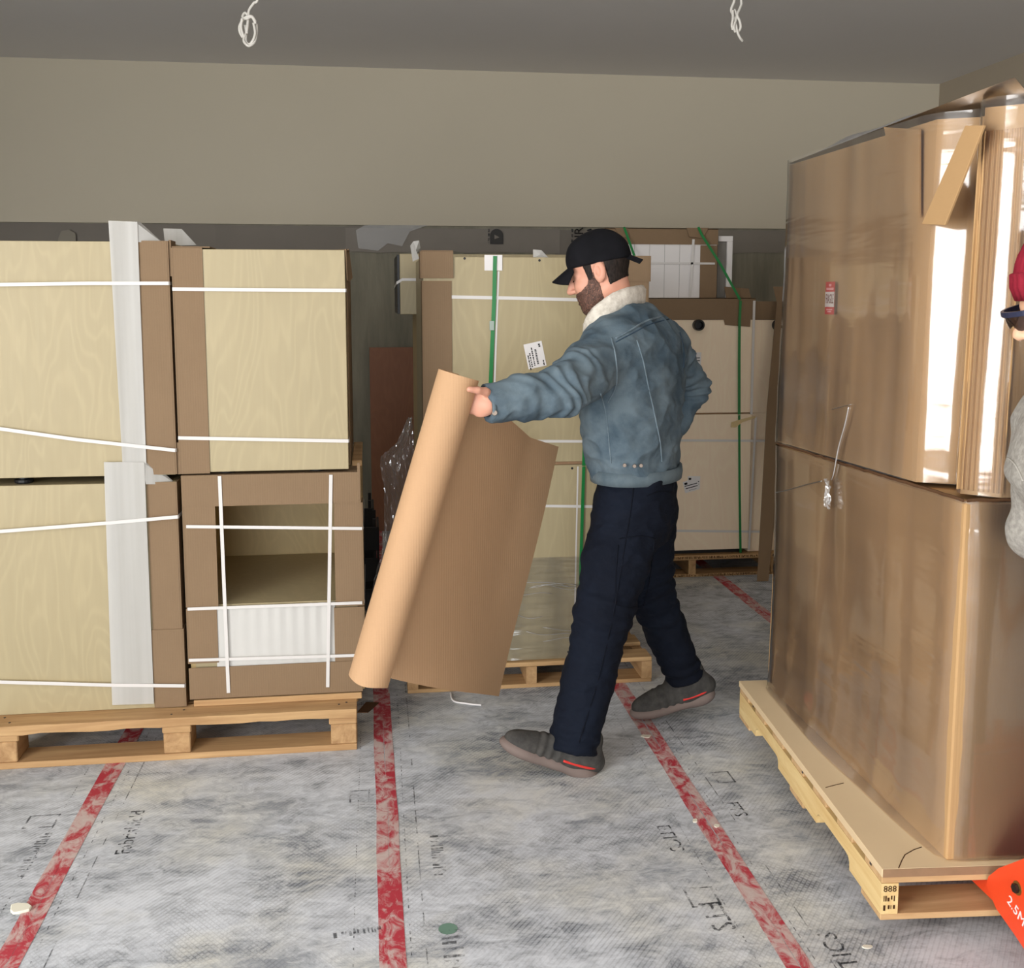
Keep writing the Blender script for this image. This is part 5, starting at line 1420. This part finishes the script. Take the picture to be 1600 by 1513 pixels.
# sloped shoulder plates that join forks and pump body
def shoulder(x0, x1):
    prof = [(2.192, .150), (2.185, .172), (2.149, .213), (2.058, .288), (1.98, .35), (1.935, .365), (1.935, .10), (1.98, .07), (2.08, .10), (2.15, .118)]
    k = len(prof); V = [(x0, y, z) for y, z in prof] + [(x1, y, z) for y, z in prof]
    return mobj('shoulder_plate', V, [tuple(range(k)), tuple(range(2 * k - 1, k - 1, -1))] + [(i, i + k, (i + 1) % k + k, (i + 1) % k)[::-1] for i in range(k)], JACKRED, jk0, bev=.004)
sp = shoulder(jx0 + .002, jx0 + .165); sp2 = shoulder(jx0 + .385, jx0 + .545)
XS = jx0 + .002
b = onx(1590, 1388, XS)
cyl('bolt_washer', (XS + .001, b[1], b[2]), (-1, 0, 0), .016, .003, BRASS, sp, 18); cyl('bolt', (XS - .002, b[1], b[2]), (-1, 0, 0), .011, .008, STEEL, sp, 6)
tp = onx(1588, 1424, XS)
text('capacity_mark', '2.5M', (XS - .0006, tp[1], tp[2]), .035, (0, -.94, -.34), (0, -.34, .94), WHITE, sp, .0004)
box('pump_body', jx0 + .19, jx0 + .40, 1.835, 1.934, .10, .40, JACKRED, jk0, .012)
cyl('pump_cylinder', (jx0 + .285, 1.84, .40), (0, 0, 1), .045, .14, STEEL, jk0, 20)
for s in (-.055, .055):
    cyl('steer_wheel', (jx0 + .285 + s - .022, 1.80, .085), (1, 0, 0), .085, .044, DKGREY, jk0, 26)
hb, ht = np.array((jx0 + .285, 1.84, .46)), np.array((jx0 + .285, 1.42, 1.18))
ha = tube('handle', [hb, lerp(hb, ht, .5), ht], .022, JACKRED, jk0, 12)
hx = np.array((1.0, 0, 0)); hd = nrm(ht - hb)
tube('handle_loop', catmull([ht + hx * .0, ht + hx * .09 + hd * .03, ht + hx * .10 + hd * .12, ht + hd * .15, ht - hx * .10 + hd * .12, ht - hx * .09 + hd * .03], 5, True), .014, BLACK, ha, 10, True)

# ------------------------------------------------------------------ second person, mostly out of frame
BX, BYp = 1.375, 1.76
BEAN = m_fabric('maroon_knit', (118, 26, 40), (140, 36, 52), 30, bump=.2)
GREYK = m_fabric('heather_grey_jersey', (132, 128, 122), (164, 160, 152), 90, bump=.25)
JEAN = m_fabric('dark_jeans', (28, 36, 58), (44, 54, 78), 9, bump=.3)
SKIN2 = m_skin('skin_warm', (222, 172, 140), (232, 184, 150))
f2_ = nrm((-.93, .20, -.26)); l2_ = nrm(np.cross((0, 0, 1), f2_)); u2_ = np.cross(f2_, l2_)
H2 = np.array(at(1684, 472, 1.84))
G = Grid((.9, 1.35, -.02), (1.95, 2.2, 1.86), .006)
head_prims(H2, f2_, l2_, u2_, G)
NK2 = np.array((H2[0] + .05, H2[1] - .01, 1.38)); PV2 = np.array((BX + .12, BYp, .93))
G.add(cone(H2 - u2_ * .06 - f2_ * .02, NK2, .052, .058), .03); G.add(cone(NK2 - np.array((0, 0, .06)), PV2, .09, .10), .05)
fA = nrm((-.95, .3, 0)); lA = np.array((-fA[1], fA[0], 0))
arms = []
for s in (1, -1):
    S_ = NK2 + lA * .18 * s + np.array((-.03, 0, -.08)); E_ = S_ + np.array((.02, -.04 * s, -.25)); W_ = E_ + np.array((.12, .10 * (1 if s > 0 else .6), -.06)) + np.array((0, .05, .0))
    if s < 0: S_ = S_ + np.array((0, -.02, 0))
    arms.append((S_, E_, W_))
    G.add(cone(NK2 - np.array((0, 0, .08)), S_, .06, .05), .04); G.add(cone(S_, E_, .046, .04), .02); G.add(cone(E_, W_, .038, .027), .02)
    d = nrm(W_ - E_); sd = nrm(np.cross(d, (0, 0, 1))); uu = np.cross(sd, d); pr = W_ + d * .045
    G.add(ell(pr, (.046, .02, .04), (d, sd, uu)), .012)
    for dv, ln in ((.03, .9), (.01, 1), (-.01, .95), (-.028, .75)):
        a0 = pr + d * .035 + uu * dv; a1 = a0 + d * .03 * ln - sd * .008; a2 = a1 + (d * .4 - sd * .8) * .028 * ln
        G.add(cone(a0, a1, .0095, .009), .005); G.add(cone(a1, a2, .009, .0075), .004)
    G.add(cone(pr + uu * .03, pr + uu * .055 + d * .03, .012, .009), .006)
legs = []
for s in (1, -1):
    H_ = PV2 + lA * .09 * s + np.array((0, -.06, -.06)); A_ = np.array((H_[0] + .02, H_[1] + .0, .09)); K_ = lerp(H_, A_, .5) + fA * .03
    legs.append((H_, K_, A_)); G.add(cone(PV2, H_, .09, .08), .04); G.add(cone(H_, K_, .078, .055), .03); G.add(cone(K_, A_, .052, .036), .03)
p2 = gobj('person', G, SKIN2, loc=(float(PV2[0]), float(PV2[1]), 0), it=1)
props(p2, 'person in grey jersey, maroon beanie and dark glasses standing in front of the wrapped boxes', 'person')
J2 = Grid((.9, 1.3, .7), (1.95, 2.2, 1.55), .007)
cx, cy = lerp(NK2, PV2, .4)[:2]
J2.add(loft([(.86, PV2[0], PV2[1], .125, .17), (1.0, PV2[0] - .02, PV2[1], .13, .175), (1.2, NK2[0] - .01, NK2[1], .14, .20), (1.30, NK2[0], NK2[1], .125, .195), (1.36, NK2[0], NK2[1], .09, .14), (1.40, NK2[0], NK2[1], .06, .075)], (fA, lA)), 0)
for S_, E_, W_ in arms:
    J2.add(cone(S_, E_, .080, .060), .05); J2.add(cone(E_, W_ - nrm(W_ - E_) * .02, .066, .045), .02)
j2 = gobj('jersey', J2, GREYK, p2, folds=lambda V: .006 * (.45 - 2 * np.abs(perlin(V * np.array((9, 9, 13)) + 4))))
t2 = bvh(j2); seam(t2, [(1561, 702), (1570, 712), (1583, 722), (1592, 736), (1599, 752)], .0018, m_plain('grey_seam', (176, 172, 164), .8, .1), j2)
Q2 = Grid((.9, 1.3, .0), (1.95, 2.2, 1.05), .008)
Q2.add(loft([(.80, PV2[0], PV2[1], .11, .16), (.98, PV2[0], PV2[1], .118, .165)], (fA, lA)), 0)
for H_, K_, A_ in legs: Q2.add(cone(H_, K_, .102, .08), .04); Q2.add(cone(K_, A_, .078, .066), .03)
Q2.clip((0, 0, .055), (0, 0, -1)); gobj('jeans', Q2, JEAN, p2, folds=lambda V: .006 * (.45 - 2 * np.abs(perlin(V * 11))))
for H_, K_, A_ in legs:
    g = Grid(A_ - .35, A_ + .3, .006); o_ = np.array((A_[0], A_[1], 0)); fr = (fA, lA, (0, 0, 1))
    g.add(ell(o_ + fA * .0 + np.array((0, 0, .055)), (.075, .045, .06), fr), 0); g.add(ell(o_ + fA * .10 + np.array((0, 0, .04)), (.10, .048, .042), fr), .03); g.clip((0, 0, .018), (0, 0, -1))
    so = gobj('shoe', g, SHOEM, p2)
    g = Grid(A_ - .35, A_ + .3, .006); g.add(ell(o_ + fA * .05 + np.array((0, 0, .018)), (.15, .052, .03), fr), 0); g.clip((0, 0, .002), (0, 0, -1)); g.clip((0, 0, .026), (0, 0, 1)); gobj('sole', g, SOLEM, so)
def H2P(a, b, c): return H2 + f2_ * a + l2_ * b + u2_ * c
fr2 = (f2_, l2_, u2_)
C = Grid(H2 - .2, H2 + .22, .005); C.add(ell(H2P(-.012, 0, .052), (.113, .094, .112), fr2), 0); C.clip(H2P(.09, 0, .035), nrm(-u2_ + f2_ * .1))
bn = gobj('beanie', C, BEAN, p2, folds=lambda V: .0016 * np.sin(np.arctan2((V - H2) @ l2_, (V - H2) @ f2_) * 70))
V = []; Fs = []; na = 140
for i in range(na):
    a = 2 * math.pi * i / na; rr = 1 + .012 * math.sin(a * 35)
    for dz, dr in ((.020, .0), (.018, .009), (.045, .013), (.070, .008), (.072, -.004)):
        V.append(H2P(-.012 + (.108 + dr) * rr * math.cos(a), (.088 + dr) * rr * math.sin(a), dz + .012 * math.cos(a)))
for i in range(na):
    for j in range(4): q = i * 5 + j; r_ = ((i + 1) % na) * 5 + j; Fs.append((q, r_, r_ + 1, q + 1))
mobj('beanie_cuff', V, Fs, BEAN, bn, smooth=True)
# dark wraparound glasses
gl = N('dark_lens', .08, .6); gl.color(lin((44, 30, 26))); gl.b.inputs['Alpha'].default_value = .88
NAVYP = m_plain('navy_frame', (38, 42, 66), .35, .5)
V = []; Fs = []; n = 24; m = 8
for i in range(n + 1):
    a = math.radians(-78 + 156 * i / n); low = .036 * (1 - .35 * abs(math.sin(a))) * (1 - .45 * math.exp(-(a / .18) ** 2))
    for j in range(m + 1):
        s = j / m; V.append(H2P(.034 + .098 * math.cos(a) - .006 * s * s, .084 * math.sin(a), .008 - low * s))
for i in range(n):
    for j in range(m): q = i * (m + 1) + j; Fs.append((q, q + m + 1, q + m + 2, q + 1))
lens = mobj('glasses_lens', V, Fs, gl.m, p2, smooth=True)
top = [H2P(.034 + .100 * math.cos(math.radians(a)), .085 * math.sin(math.radians(a)), .010) for a in np.linspace(-85, 85, 24)]
V, Fs = sweep(top, [(-.003, -.004), (.003, -.004), (.003, .006), (-.003, .006)]); mobj('glasses_rim', V, Fs, NAVYP, lens)
for s in (-1, 1):
    V, Fs = sweep([H2P(.045, s * .087, .008), H2P(.0, s * .089, .006), H2P(-.03, s * .088, -.004)], [(-.003, -.007), (.003, -.007), (.003, .007), (-.003, .007)]); mobj('glasses_temple', V, Fs, NAVYP, lens)
    cyl('ear_cup', H2P(-.006, s * .086, -.004), l2_ * s, .036, .026, BLACK, p2, 24, bev=.004)
    cp = H2P(-.006, s * .1125, .004)
    [marks('ear_cup_print', cp + u2_ * q, .036, .006, f2_ * -s, u2_, WHITE, p2, i + 3, .0004) for i, q in enumerate((.012, 0, -.012))]

# ------------------------------------------------------------------ loose cables from the ceiling
def cable(label, paths, Y, group):
    A = [[np.array(at(x, y, Y)) + np.array((0, .012 * math.sin(i * .9 + k), 0)) for i, (x, y) in enumerate(p)] for k, p in enumerate(paths)]
    top = A[0][0]; anchor = np.array((top[0] + .02, Y, WZ))
    t = thing('ceiling_cable', label, 'cable', anchor, group)
    cyl('ceiling_hole', anchor - np.array((0, 0, .003)), (0, 0, 1), .02, .003, BLACK, t, 14)
    for k, P in enumerate(A):
        pts = ([anchor, lerp(anchor, P[0], .5) + np.array((.02, .02, 0))] if k == 0 else []) + P
        tube('cable_loop', catmull(pts, 8), .0052, CABLE, t, 7)
Yc = 4.2
cable('white cable coiled into a tight looped bundle hanging from ceiling', [
    [(404, -6), (396, 4), (389, 14), (388, 24), (387, 40), (386, 54)],
    [(388, 24), (382, 19), (379, 26), (385, 30), (394, 28), (400, 38)],
    [(400, 36), (401, 50), (398, 66), (390, 73), (383, 68), (381, 60), (386, 46), (388, 30)],
    [(396, 36), (399, 52), (396, 64), (390, 70), (384, 64), (384, 50), (382, 38)],
    [(400, 36), (394, 27), (384, 28), (375, 38), (374, 48), (379, 58)], [(379, 30), (377, 44), (381, 58)]], Yc, 'loose ceiling cables')
cable('white cable bundle with loose drooping end hanging from ceiling', [
    [(1150, -14), (1148, 2), (1144, 14), (1147, 26), (1149, 40), (1151, 52), (1155, 60), (1160, 64)],
    [(1158, -8), (1160, 4), (1156, 14), (1151, 24), (1154, 34), (1156, 44), (1153, 51)],
    [(1149, 14), (1151, 24), (1148, 34), (1145, 44), (1148, 51)], [(1145, 16), (1144, 30), (1142, 40), (1144, 47)]], Yc, 'loose ceiling cables')

# ------------------------------------------------------------------ litter on the floor
P = [onz(x, y, .004) for x, y in ((704, 1083), (706, 1092), (712, 1097), (725, 1099), (740, 1101), (752, 1102))]
o = tube('plastic_string', catmull(P, 6), .0035, WHITE, loc=P[2]); props(o, 'short piece of shiny white string on the floor below the carried cardboard', 'string')
P = [onz(x, y, .003) for x, y in ((558, 1113), (575, 1113), (592, 1098), (572, 1097))]
o = slab('cardboard_scrap', P, (0, 0, 1), .003, CARDIN, loc=P[0]); props(o, 'grey torn scrap lying on the floor beside the block pallet', 'scrap')
P = [onz(x, y, .008) for x, y in ((16, 1422), (17, 1413), (28, 1410), (44, 1411), (50, 1415), (46, 1421), (30, 1425), (20, 1426))]
o = slab('plaster_lump', P, (0, 0, 1), .008, m_plain('plaster', (232, 228, 210), .8, .2), loc=P[0] * np.array((1, 1, 0)), bev=.002); props(o, 'flattened white plaster lump lying across the red floor tape', 'plaster lump')
for i, (px, py, w_, h_, lab) in enumerate(((1356, 1479, 16, 6, 'thin white chip on the floor in front of the raised pine pallet'), (1086, 1282, 10, 6, 'small cream chip touching the edge of red tape'), (1010, 1150, 16, 5, 'pale flake near the rear shoe of the walking man'), (1120, 1290, 9, 5, 'tiny grey pebble between red tape and raised pine pallet'))):
    rnd = random.Random(i + 30); pts = [onz(px + w_ / 2 * math.cos(a) * rnd.uniform(.7, 1.2), py + h_ / 2 * math.sin(a) * rnd.uniform(.7, 1.2), .003) for a in np.linspace(0, 5.6, 8)]
    o = slab('debris_chip', pts, (0, 0, 1), .003, m_plain('chip', (226, 220, 204), .8, .2), loc=pts[0] * np.array((1, 1, 0))); props(o, lab, 'debris')
